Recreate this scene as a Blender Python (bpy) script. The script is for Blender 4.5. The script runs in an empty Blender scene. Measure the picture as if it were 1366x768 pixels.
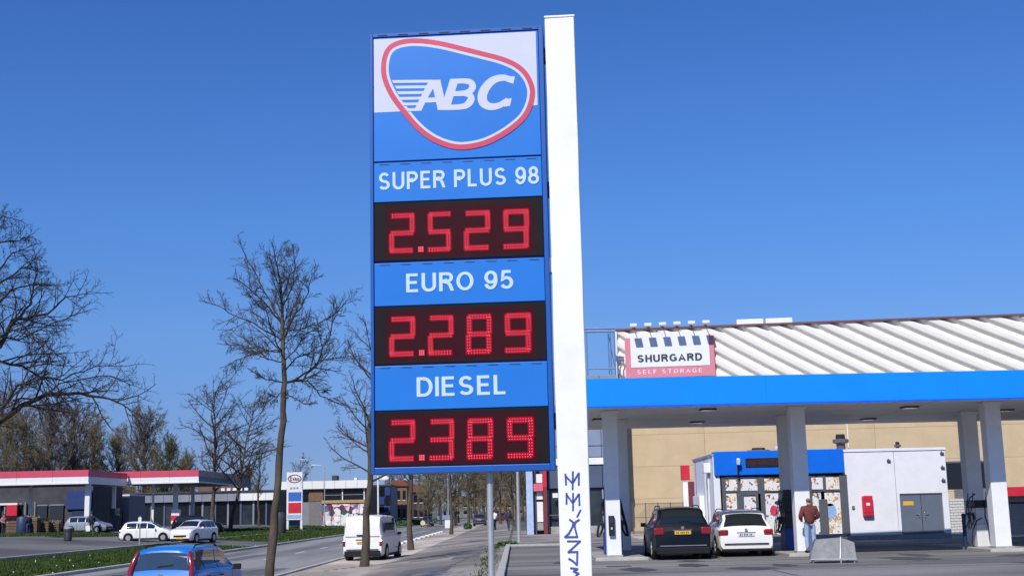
import bpy, bmesh, math, random
from mathutils import Vector, Matrix, Quaternion

S = bpy.context.scene
# ---------------------------------------------------------------- camera
CAMZ = 1.65
F = 1700.0
PITCH = math.radians(9.9)
ROLL = math.radians(1.32)
Fw = Vector((0, math.cos(PITCH), math.sin(PITCH)))
U0 = Vector((0, -math.sin(PITCH), math.cos(PITCH)))
R0 = Vector((1, 0, 0))
Rt = R0 * math.cos(ROLL) - U0 * math.sin(ROLL)
Up = R0 * math.sin(ROLL) + U0 * math.cos(ROLL)
cam_d = bpy.data.cameras.new("camera")
cam_d.sensor_width = 36
cam_d.lens = F / 1366 * 36
cam_d.clip_end = 6000
cam = bpy.data.objects.new("camera", cam_d)
S.collection.objects.link(cam)
M = Matrix((Rt, Up, -Fw)).transposed().to_4x4()
M.translation = Vector((0, 0, CAMZ))
cam.matrix_world = M
S.camera = cam
# ---------------------------------------------------------------- sky and sun
SUN_EL, SUN_AZ = math.radians(43), math.radians(22)     # sun behind the camera, to its left
W = bpy.data.worlds.new("World")
S.world = W
W.use_nodes = True
nt = W.node_tree
nt.nodes.clear()
sky = nt.nodes.new("ShaderNodeTexSky")
sky.sky_type = 'NISHITA'
sky.sun_disc = False
sky.sun_elevation = SUN_EL
sky.sun_rotation = math.pi + SUN_AZ
sky.altitude = 300
sky.air_density = 1.0
sky.dust_density = 0.15
sky.ozone_density = 4.0
bg = nt.nodes.new("ShaderNodeBackground")
bg.inputs[1].default_value = 0.152
# deepen the blue of the clear sky by height above the horizon
geo = nt.nodes.new("ShaderNodeTexCoord")
sepz = nt.nodes.new("ShaderNodeSeparateXYZ")
nt.links.new(geo.outputs["Generated"], sepz.inputs[0])
ramp = nt.nodes.new("ShaderNodeValToRGB")
TINT = [(0, (.226, .302, .575)), (.021, (.214, .298, .58)), (.054, (.241, .312, .554)), (.138, (.315, .445, .685)), (.222, (.307, .505, .80)), (.301, (.295, .505, .84)), (.374, (.27, .487, .84)), (1, (.26, .47, .84))]
els = ramp.color_ramp.elements
els[0].position, els[0].color = TINT[0][0], (*TINT[0][1], 1)
els[1].position, els[1].color = TINT[-1][0], (*TINT[-1][1], 1)
for pos, c in TINT[1:-1]:
    e = els.new(pos); e.color = (*c, 1)
nt.links.new(sepz.outputs[2], ramp.inputs[0])
mul = nt.nodes.new("ShaderNodeMix"); mul.data_type = 'RGBA'; mul.blend_type = 'MULTIPLY'; mul.inputs[0].default_value = 1
nt.links.new(sky.outputs[0], mul.inputs[6]); nt.links.new(ramp.outputs[0], mul.inputs[7])
out = nt.nodes.new("ShaderNodeOutputWorld")
nt.links.new(mul.outputs[2], bg.inputs[0])
nt.links.new(bg.outputs[0], out.inputs[0])
sd = bpy.data.lights.new("sun", 'SUN')
sd.energy = 4.5
sd.angle = math.radians(0.53)
sd.color = (1.0, 0.95, 0.88)
sun = bpy.data.objects.new("sun", sd)
S.collection.objects.link(sun)
tosun = Vector((-math.sin(SUN_AZ) * math.cos(SUN_EL), -math.cos(SUN_AZ) * math.cos(SUN_EL), math.sin(SUN_EL)))
sun.rotation_euler = tosun.to_track_quat('Z', 'Y').to_euler()
sun.location = (-20, -50, 60)
S.view_settings.view_transform = 'Standard'
S.view_settings.look = 'None'
S.view_settings.exposure = 0.0
S.view_settings.gamma = 1.0

# ---------------------------------------------------------------- helpers
COL = S.collection
RNG = random.Random(7)


def ray(px, py):
    return (Fw + Rt * ((px - 683) / F) + Up * ((384 - py) / F))


def at(px, py, Y):
    """point of the plane Y=const seen at photo pixel (px,py)"""
    d = ray(px, py)
    t = Y / d.y
    return Vector((d.x * t, Y, CAMZ + d.z * t))


ZB = [(-400, .6), (-36, .6), (-27.5, 0), (-25, 0), (-17.4, -.4), (-6, -.4), (-.45, 0), (400, 0)]


def gz(x):
    for (a, za), (b, zb) in zip(ZB, ZB[1:]):
        if x <= b:
            return za + (zb - za) * (x - a) / (b - a)
    return 0


def gat(px, py):
    """ground point seen at a photo pixel"""
    d = ray(px, py)
    z = 0
    for i in range(30):
        t = (z - CAMZ) / d.z
        z = .5 * z + .5 * gz(d.x * t)
    return Vector((d.x * t, d.y * t, z))


class Plane:
    """vertical face with its own origin and turn; gives local (x,z) of a photo pixel"""
    def __init__(s, o, rz=0):
        s.o = Vector(o); s.rz = rz
        s.ex = Vector((math.cos(rz), math.sin(rz), 0)); s.n = Vector((math.sin(rz), -math.cos(rz), 0))

    def to(s, px, py, dy=0.0):
        d = ray(px, py)
        c = Vector((0, 0, CAMZ))
        t = (s.o + s.n * dy - c).dot(s.n) / d.dot(s.n)
        p = c + d * t - s.o
        return (p.dot(s.ex), p.z)


def lin(c):
    return c / 12.92 if c <= .04045 else ((c + .055) / 1.055) ** 2.4


def C(r, g, b, k=1.0):
    return (lin(r / 255) * k, lin(g / 255) * k, lin(b / 255) * k, 1)


MATS = {}


def mat(name, col, rough=.6, var=.12, scale=3.0, bump=0.0, metal=0.0, coat=0.0, emit=None, estr=0.0,
        dirt=None, dirtamt=.4, dscale=.6, spec=.5, alpha=None, bscale=None, stretch=None, trans=0.0):
    if name in MATS:
        return MATS[name]
    m = bpy.data.materials.new(name)
    m.use_nodes = True
    n = m.node_tree.nodes; L = m.node_tree.links
    b = n["Principled BSDF"]
    b.inputs["Roughness"].default_value = rough
    b.inputs["Metallic"].default_value = metal
    b.inputs["Specular IOR Level"].default_value = spec
    if coat:
        b.inputs["Coat Weight"].default_value = coat
        b.inputs["Coat Roughness"].default_value = .05
    if trans:
        b.inputs["Transmission Weight"].default_value = trans
    tc = n.new("ShaderNodeTexCoord")
    mp = n.new("ShaderNodeMapping")
    L.new(tc.outputs["Object"], mp.inputs[0])
    if stretch:
        mp.inputs["Scale"].default_value = stretch
    no = n.new("ShaderNodeTexNoise")
    no.inputs["Scale"].default_value = scale
    no.inputs["Detail"].default_value = 6
    no.inputs["Roughness"].default_value = .6
    L.new(mp.outputs[0], no.inputs[0])
    mx = n.new("ShaderNodeMix"); mx.data_type = 'RGBA'
    mx.inputs[6].default_value = tuple(c * (1 - var) for c in col[:3]) + (1,)
    mx.inputs[7].default_value = tuple(min(1, c * (1 + var)) for c in col[:3]) + (1,)
    rp = n.new("ShaderNodeMapRange")
    rp.inputs[1].default_value = .3; rp.inputs[2].default_value = .7
    L.new(no.outputs[0], rp.inputs[0]); L.new(rp.outputs[0], mx.inputs[0])
    o = mx.outputs[2]
    if dirt:
        n2 = n.new("ShaderNodeTexNoise"); n2.inputs["Scale"].default_value = dscale
        n2.inputs["Detail"].default_value = 8; n2.inputs["Roughness"].default_value = .7
        L.new(mp.outputs[0], n2.inputs[0])
        r2 = n.new("ShaderNodeMapRange"); r2.inputs[1].default_value = .45; r2.inputs[2].default_value = .75
        r2.inputs[4].default_value = dirtamt
        L.new(n2.outputs[0], r2.inputs[0])
        m2 = n.new("ShaderNodeMix"); m2.data_type = 'RGBA'
        L.new(r2.outputs[0], m2.inputs[0]); L.new(o, m2.inputs[6]); m2.inputs[7].default_value = dirt
        o = m2.outputs[2]
    L.new(o, b.inputs["Base Color"])
    if bump:
        bp = n.new("ShaderNodeBump"); bp.inputs["Strength"].default_value = bump
        bp.inputs["Distance"].default_value = .02
        n3 = n.new("ShaderNodeTexNoise"); n3.inputs["Scale"].default_value = bscale or scale * 6
        n3.inputs["Detail"].default_value = 5
        L.new(mp.outputs[0], n3.inputs[0]); L.new(n3.outputs[0], bp.inputs["Height"])
        L.new(bp.outputs[0], b.inputs["Normal"])
    if emit:
        b.inputs["Emission Color"].default_value = emit
        b.inputs["Emission Strength"].default_value = estr
    MATS[name] = m
    return m


class MB:
    def __init__(s):
        s.v = []; s.f = []; s.m = []; s.c = 0

    def add(s, vs, fs):
        o = len(s.v)
        s.v += [tuple(v) for v in vs]
        s.f += [tuple(i + o for i in f) for f in fs]
        s.m += [s.c] * len(fs)
        return s

    def box(s, x0, x1, y0, y1, z0, z1):
        x0, x1 = sorted((x0, x1)); y0, y1 = sorted((y0, y1)); z0, z1 = sorted((z0, z1))
        v = [(x, y, z) for z in (z0, z1) for y in (y0, y1) for x in (x0, x1)]
        return s.add(v, [(0, 2, 3, 1), (4, 5, 7, 6), (0, 1, 5, 4), (2, 6, 7, 3), (0, 4, 6, 2), (1, 3, 7, 5)])

    def cbox(s, c, d, rz=0, rx=0, ry=0):
        R = Matrix.Rotation(rz, 3, 'Z') @ Matrix.Rotation(ry, 3, 'Y') @ Matrix.Rotation(rx, 3, 'X')
        v = [Vector(c) + R @ Vector((x * d[0] / 2, y * d[1] / 2, z * d[2] / 2)) for z in (-1, 1) for y in (-1, 1) for x in (-1, 1)]
        return s.add(v, [(0, 2, 3, 1), (4, 5, 7, 6), (0, 1, 5, 4), (2, 6, 7, 3), (0, 4, 6, 2), (1, 3, 7, 5)])

    def tube(s, pts, rad, n=8, cap=True):
        pts = [Vector(p) for p in pts]
        if not isinstance(rad, (list, tuple)):
            rad = [rad] * len(pts)
        o = len(s.v)
        prev = None
        for i, p in enumerate(pts):
            if i == 0: t = pts[1] - pts[0]
            elif i == len(pts) - 1: t = pts[-1] - pts[-2]
            else: t = (pts[i + 1] - pts[i]).normalized() + (pts[i] - pts[i - 1]).normalized()
            if t.length < 1e-9: t = Vector((0, 0, 1))
            t.normalize()
            if prev is None:
                a = Vector((0, 0, 1)) if abs(t.z) < .9 else Vector((1, 0, 0))
                u = t.cross(a).normalized()
            else:
                u = (prev - t * prev.dot(t))
                if u.length < 1e-6: u = t.orthogonal()
                u.normalize()
            prev = u
            w = t.cross(u)
            for k in range(n):
                a = 2 * math.pi * k / n
                s.v.append(tuple(p + (u * math.cos(a) + w * math.sin(a)) * rad[i]))
        for i in range(len(pts) - 1):
            for k in range(n):
                a = o + i * n + k; b = o + i * n + (k + 1) % n
                s.f.append((a, b, b + n, a + n)); s.m.append(s.c)
        if cap:
            s.f.append(tuple(o + k for k in reversed(range(n)))); s.m.append(s.c)
            e = o + (len(pts) - 1) * n
            s.f.append(tuple(e + k for k in range(n))); s.m.append(s.c)
        return s

    def prism(s, poly, y0, y1):
        """poly in (x,z), counter-clockwise seen from -Y; extruded y0(front)..y1(back)"""
        n = len(poly)
        a = sum(poly[i][0] * poly[(i + 1) % n][1] - poly[(i + 1) % n][0] * poly[i][1] for i in range(n))
        if a < 0: poly = poly[::-1]
        v = [(x, y0, z) for x, z in poly] + [(x, y1, z) for x, z in poly]
        f = [tuple(range(n)), tuple(range(2 * n - 1, n - 1, -1))]
        f += [(i, i + n, (i + 1) % n + n, (i + 1) % n) for i in range(n)]
        return s.add(v, f)

    def ring(s, outer, inner, y0, y1):
        """band between two outlines of equal point count in (x,z)"""
        n = len(outer)
        v = [(x, y0, z) for x, z in outer] + [(x, y0, z) for x, z in inner] + [(x, y1, z) for x, z in outer] + [(x, y1, z) for x, z in inner]
        f = []
        for i in range(n):
            j = (i + 1) % n
            f += [(i, j, n + j, n + i), (2 * n + i, 3 * n + i, 3 * n + j, 2 * n + j), (i, 2 * n + i, 2 * n + j, j), (n + i, n + j, 3 * n + j, 3 * n + i)]
        return s.add(v, f)

    def lathe(s, prof, c=(0, 0, 0), n=16, axis='Z'):
        """prof: list of (r, h)"""
        o = len(s.v)
        for r, h in prof:
            for k in range(n):
                a = 2 * math.pi * k / n
                p = (r * math.cos(a), r * math.sin(a), h)
                if axis == 'X': p = (h, p[0], p[1])
                if axis == 'Y': p = (p[1], h, p[0])
                s.v.append((p[0] + c[0], p[1] + c[1], p[2] + c[2]))
        for i in range(len(prof) - 1):
            for k in range(n):
                a = o + i * n + k; b = o + i * n + (k + 1) % n
                s.f.append((a, b, b + n, a + n)); s.m.append(s.c)
        s.f.append(tuple(o + k for k in reversed(range(n)))); s.m.append(s.c)
        e = o + (len(prof) - 1) * n
        s.f.append(tuple(e + k for k in range(n))); s.m.append(s.c)
        return s

    def ball(s, c, r, n=8, m=5, sq=(1, 1, 1)):
        prof = []
        o = len(s.v)
        for i in range(m + 1):
            a = -math.pi / 2 + math.pi * i / m
            for k in range(n):
                b = 2 * math.pi * k / n
                s.v.append((c[0] + r * sq[0] * math.cos(a) * math.cos(b), c[1] + r * sq[1] * math.cos(a) * math.sin(b), c[2] + r * sq[2] * math.sin(a)))
        for i in range(m):
            for k in range(n):
                a = o + i * n + k; b = o + i * n + (k + 1) % n
                s.f.append((a, b, b + n, a + n)); s.m.append(s.c)
        return s

    def build(s, name, mats, parent=None, smooth=False, bevel=0, loc=None, rz=None):
        me = bpy.data.meshes.new(name)
        me.from_pydata(s.v, [], s.f)
        if not isinstance(mats, (list, tuple)): mats = [mats]
        for m in mats: me.materials.append(m)
        if len(mats) > 1:
            me.polygons.foreach_set("material_index", s.m)
        if smooth:
            me.polygons.foreach_set("use_smooth", [True] * len(me.polygons))
            try: me.set_sharp_from_angle(angle=math.radians(smooth if smooth > 1 else 40))
            except Exception: pass
        me.update()
        return obj(name, me, parent, bevel, loc, rz)


def obj(name, me, parent=None, bevel=0, loc=None, rz=None):
    o = bpy.data.objects.new(name, me)
    COL.objects.link(o)
    if parent: o.parent = parent
    if loc is not None: o.location = loc
    if rz is not None: o.rotation_euler.z = rz
    if bevel:
        b = o.modifiers.new("bevel", 'BEVEL'); b.width = bevel; b.segments = 2; b.limit_method = 'ANGLE'
    return o


def thing(name, label, cat, loc=(0, 0, 0), rz=0, group=None):
    o = bpy.data.objects.new(name, None)
    COL.objects.link(o)
    o.empty_display_size = .2
    o.location = loc; o.rotation_euler = (0, 0, rz)
    return tag(o, label, cat, group)


def tag(o, label=None, cat=None, group=None, kind=None):
    if label: o['label'] = label
    if cat: o['category'] = cat
    if group: o['group'] = group
    if kind: o['kind'] = kind
    return o


def struct(o, label=None):
    o['kind'] = 'structure'
    if label: o['label'] = label
    return o


def kids(o):
    return [c for c in bpy.data.objects if c.parent == o]


def copy_tree(o, label=None, loc=None, rz=None, parent=None, scale=None):
    idx = {}
    for c in bpy.data.objects:
        if c.parent: idx.setdefault(c.parent.name, []).append(c)

    def rec(a, par):
        b = a.copy(); COL.objects.link(b); b.parent = par
        for c in idx.get(a.name, []): rec(c, b)
        return b
    r = rec(o, parent)
    if label: r['label'] = label
    if loc is not None: r.location = loc
    if rz is not None: r.rotation_euler.z = rz
    if scale is not None: r.scale = (scale, scale, scale)
    return r


_TXT = {}


def text_poly(s, bold=.02, shear=0.0, depth=.5):
    k = (s, bold, shear)
    if k not in _TXT:
        cu = bpy.data.curves.new("t", 'FONT')
        cu.body = s; cu.size = 1; cu.offset = bold; cu.shear = shear; cu.extrude = .02; cu.resolution_u = 4
        o = bpy.data.objects.new("t", cu); COL.objects.link(o)
        dg = bpy.context.evaluated_depsgraph_get()
        me = bpy.data.meshes.new_from_object(o.evaluated_get(dg))
        vs = [v.co.copy() for v in me.vertices]; fs = [tuple(p.vertices) for p in me.polygons]
        bpy.data.objects.remove(o); bpy.data.curves.remove(cu); bpy.data.meshes.remove(me)
        _TXT[k] = (vs, fs)
    return _TXT[k]


def text(mb, s, x0, x1, z0, z1, y=0, th=.006, bold=.02, shear=0.0, corners=None):
    """flat lettering filling the rectangle, standing on plane y and facing -Y"""
    vs, fs = text_poly(s, bold, shear)
    ax = min(v.x for v in vs); bx = max(v.x for v in vs); ay = min(v.y for v in vs); by = max(v.y for v in vs)
    out = []
    for v in vs:
        u = (v.x - ax) / (bx - ax); w = (v.y - ay) / (by - ay)
        out.append((x0 + (x1 - x0) * u, y - (th if v.z > 0 else 0), z0 + (z1 - z0) * w))
    mb.add(out, fs)
    return mb


def smooth_loop(pts, k=5):
    out = []
    n = len(pts)
    for i in range(n):
        p0, p1, p2, p3 = pts[i - 1], pts[i], pts[(i + 1) % n], pts[(i + 2) % n]
        for j in range(k):
            t = j / k
            out.append(tuple(.5 * ((2 * p1[a]) + (-p0[a] + p2[a]) * t + (2 * p0[a] - 5 * p1[a] + 4 * p2[a] - p3[a]) * t * t + (-p0[a] + 3 * p1[a] - 3 * p2[a] + p3[a]) * t ** 3) for a in (0, 1)))
    return out


def ribbon(mb, pts, w, y0, y1):
    """flat stroke of width w through (x,z) points"""
    for (a, b) in zip(pts, pts[1:]):
        d = Vector((b[0] - a[0], b[1] - a[1])); L = d.length
        if L < 1e-6: continue
        d /= L; n = Vector((-d.y, d.x)) * w / 2; e = d * w * .3
        mb.prism([(a[0] - e.x + n.x, a[1] - e.y + n.y), (a[0] - e.x - n.x, a[1] - e.y - n.y), (b[0] + e.x - n.x, b[1] + e.y - n.y), (b[0] + e.x + n.x, b[1] + e.y + n.y)], y0, y1)
        y0 -= .0004
# ================================================================ own block lettering (flat stroke letters)
def arc(cx, cy, rx, ry, a0, a1, n=9):
    return [(cx + rx * math.cos(math.radians(a0 + (a1 - a0) * i / n)), cy + ry * math.sin(math.radians(a0 + (a1 - a0) * i / n))) for i in range(n + 1)]


def glyphs(ch):
    """centre lines in a box of height 1; returns (advance width, strokes)"""
    G = {
        'S': (.62, [arc(.31, .745, .25, .255, 25, 270) + arc(.31, .255, .27, .235, 90, -155)[1:]]),
        'U': (.62, [[(0.02, 1.09), (.02, .32)] + arc(.31, .30, .29, .30, 180, 360) + [(.60, .32), (.60, 1.09)]]),
        'P': (.58, [[(.02, -.09), (.02, 1.09)], [(.05, 1.0), (.34, 1.0)] + arc(.34, .745, .22, .255, 90, -90) + [(.34, .49), (.05, .49)]]),
        'E': (.52, [[(.54, 1.0), (.02, 1.0), (.02, 0), (.56, 0)], [(.02, .52), (.5, .52)]]),
        'R': (.62, [[(.02, -.09), (.02, 1.09)], [(.05, 1.0), (.36, 1.0)] + arc(.36, .76, .22, .24, 90, -90) + [(.36, .52), (.05, .52)], [(.34, .5), (.5, .3), (.62, -.09)]]),
        'L': (.48, [[(.02, 1.09), (.02, 0), (.5, 0)]]),
        'O': (.74, [arc(.37, .5, .36, .5, 0, 360, 24)]),
        'G': (.72, [arc(.37, .5, .35, .5, 45, 300, 16) + [(.68, .12), (.68, .46), (.42, .46)]]),
        'D': (.64, [[(.3, 0), (.02, 0), (.02, 1), (.3, 1)] + arc(.3, .5, .33, .5, 90, -90, 12)]),
        'I': (.0, [[(0, -.09), (0, 1.09)]]),
        'A': (.7, [[(0, -.09), (.35, 1.05), (.70, -.09)], [(.12, .27), (.58, .27)]]),
        'H': (.6, [[(.02, -.09), (.02, 1.09)], [(.6, -.09), (.6, 1.09)], [(.02, .5), (.6, .5)]]),
        'T': (.6, [[(-.02, 1.0), (.62, 1.0)], [(.3, 1), (.3, -.09)]]),
        'F': (.5, [[(.54, 1.0), (.02, 1.0), (.02, -.09)], [(.02, .5), (.46, .5)]]),
        '9': (.52, [arc(.27, .68, .25, .32, 0, 360, 20), arc(.25, .5, .28, .5, 10, -150, 12)]),
        '8': (.52, [arc(.27, .755, .21, .245, 0, 360, 18), arc(.27, .255, .26, .255, 0, 360, 18)]),
        '5': (.54, [[(.5, 1.0), (.11, 1.0), (.05, .5), (.12, .56)] + arc(.27, .31, .26, .31, 120, -155, 14)]),
        'e': (.5, [[(.04, .33), (.48, .33)] + arc(.26, .33, .23, .31, 0, 320, 14)]),
        's': (.44, [arc(.22, .49, .17, .15, 25, 270, 7) + arc(.22, .17, .19, .17, 90, -155, 7)[1:]]),
        'o': (.52, [arc(.26, .33, .23, .33, 0, 360, 16)]),
        ' ': (.12, []),
    }
    return G[ch]


def band(mb, cl, w, y0, y1, fn=lambda p: p):
    n = len(cl)
    closed = (Vector(cl[0]) - Vector(cl[-1])).length < 1e-4
    lo = []; ro = []
    for i in range(n):
        p = Vector(cl[i])
        if closed:
            a = Vector(cl[i - 1 if i > 0 else n - 2]); b = Vector(cl[i + 1 if i < n - 1 else 1])
            t1 = (p - a).normalized(); t2 = (b - p).normalized()
        else:
            t1 = (p - Vector(cl[i - 1])).normalized() if i else None
            t2 = (Vector(cl[i + 1]) - p).normalized() if i < n - 1 else None
            t1 = t1 or t2; t2 = t2 or t1
        m = (t1 + t2)
        m = m.normalized() if m.length > 1e-3 else t1
        nn = Vector((-m.y, m.x)); k = min(1.9, 1 / max(.3, nn.dot(Vector((-t1.y, t1.x)))))
        lo.append(fn(tuple(p + nn * w / 2 * k))); ro.append(fn(tuple(p - nn * w / 2 * k)))
    for i in range(n - 1):
        mb.add([(ro[i][0], y0, ro[i][1]), (ro[i + 1][0], y0, ro[i + 1][1]), (lo[i + 1][0], y0, lo[i + 1][1]), (lo[i][0], y0, lo[i][1]),
                (ro[i][0], y1, ro[i][1]), (ro[i + 1][0], y1, ro[i + 1][1]), (lo[i + 1][0], y1, lo[i + 1][1]), (lo[i][0], y1, lo[i][1])],
               [(0, 1, 2, 3), (0, 4, 5, 1), (2, 6, 7, 3)])


def letters(s, x0, x1, z0, z1, y, m, parent, th=.005, w=.19, gap=.3):
    """every letter its own part"""
    for i, ch in enumerate(s):
        if ch != ' ':
            mb = MB(); words(mb, s, x0, x1, z0, z1, y, th, w, gap, only=i)
            mb.build("letter", m, parent)


def words(mb, s, x0, x1, z0, z1, y, th=.005, w=.19, gap=.3, only=None):
    """block letters filling the rectangle"""
    adv = []; x = 0
    for i, ch in enumerate(s):
        a, st = glyphs(ch)
        adv.append(x); x += a + gap
    tot = x - gap + w
    h = z1 - z0
    sx = (x1 - x0) / tot; sz = h / (1 + w)
    k = 0
    for ii, (ch, ax) in enumerate(zip(s, adv)):
        if only is not None and ii != only: continue
        for st in glyphs(ch)[1]:
            k += 1
            st = [(p[0], min(1 + w / 2, max(-w / 2, p[1]))) for p in st]
            band(mb, st, w, y - th - .0015 * (k % 3), y, lambda p: (x0 + (w / 2 + ax + p[0]) * sx, z0 + (w / 2 + min(1 + w / 2, max(-w / 2, p[1]))) * sz))
    return mb


# ================================================================ cars
def tab(T, s):
    if s <= T[0][0]: return T[0][1]
    for (a, x), (b, y) in zip(T, T[1:]):
        if s <= b:
            return x + (y - x) * (s - a) / (b - a)
    return T[-1][1]


M_tyre = mat("tyre_rubber", (.016, .016, .017, 1), rough=.9, spec=.15)
M_rim = mat("alloy_rim", (.5, .5, .52, 1), rough=.35, metal=.7)
M_glass = mat("car_glass", (.012, .016, .02, 1), rough=.04, var=.02, spec=.9)
M_glassb = mat("car_glass_blue", (.03, .05, .08, 1), rough=.05, var=.1, spec=.9)
M_plast = mat("black_plastic", (.014, .014, .016, 1), rough=.7, bump=.1, spec=.2)
M_tail = mat("tail_light_red", (.22, .008, .015, 1), rough=.2, coat=.6)
M_head = mat("head_lamp", (.6, .62, .65, 1), rough=.15, metal=.3)
M_chrome = mat("chrome_trim", (.6, .6, .62, 1), rough=.2, metal=.9)
M_plate_y = mat("plate_yellow", C(225, 175, 60), rough=.5, var=.05)
M_plate_w = mat("plate_pale", C(205, 210, 215), rough=.5, var=.05)
M_ink = mat("plate_ink", (.02, .02, .02, 1), rough=.6)

STY = {
    'hatch': dict(roof=[(0, .50), (.012, .56), (.03, .66), (.055, .80), (.085, .92), (.12, .97), (.2, .995), (.36, 1.0), (.50, .985), (.58, .94), (.72, .72), (.77, .66), (.9, .58), (.965, .50), (1, .40)],
                  belt=.62, sides=[(.13, .31), (.325, .50), (.515, .655)], rw=(.035, .095), ws=(.585, .74), wheels=(.17, .81)),
    'suv': dict(roof=[(0, .52), (.01, .60), (.025, .67), (.05, .80), (.085, .92), (.115, .965), (.2, .99), (.36, 1.0), (.50, .985), (.58, .945), (.70, .74), (.745, .68), (.9, .62), (.965, .55), (1, .42)],
                belt=.64, sides=[(.10, .22), (.235, .42), (.435, .635)], rw=(.028, .09), ws=(.585, .715), wheels=(.18, .81)),
    'wagon': dict(roof=[(0, .50), (.01, .57), (.025, .64), (.05, .76), (.085, .89), (.12, .955), (.2, .985), (.36, 1.0), (.50, .99), (.57, .95), (.70, .72), (.75, .64), (.9, .57), (.965, .48), (1, .38)],
                  belt=.61, sides=[(.10, .23), (.245, .43), (.445, .63)], rw=(.028, .092), ws=(.575, .725), wheels=(.19, .81)),
    'mini': dict(roof=[(0, .52), (.008, .58), (.02, .68), (.035, .84), (.055, .93), (.09, .975), (.2, 1.0), (.4, 1.0), (.56, .985), (.64, .93), (.76, .70), (.81, .64), (.92, .57), (.98, .48), (1, .38)],
                 belt=.62, sides=[(.075, .20), (.215, .44), (.455, .68)], rw=(.018, .048), ws=(.645, .78), wheels=(.15, .84)),
    'van': dict(roof=[(0, .50), (.004, .62), (.012, .85), (.022, .95), (.04, .985), (.1, 1.0), (.5, 1.0), (.62, .985), (.68, .94), (.80, .66), (.83, .60), (.94, .52), (.98, .45), (1, .34)],
                belt=.56, sides=[(.55, .70)], rw=None, ws=(.69, .80), wheels=(.2, .82)),
}


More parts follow.
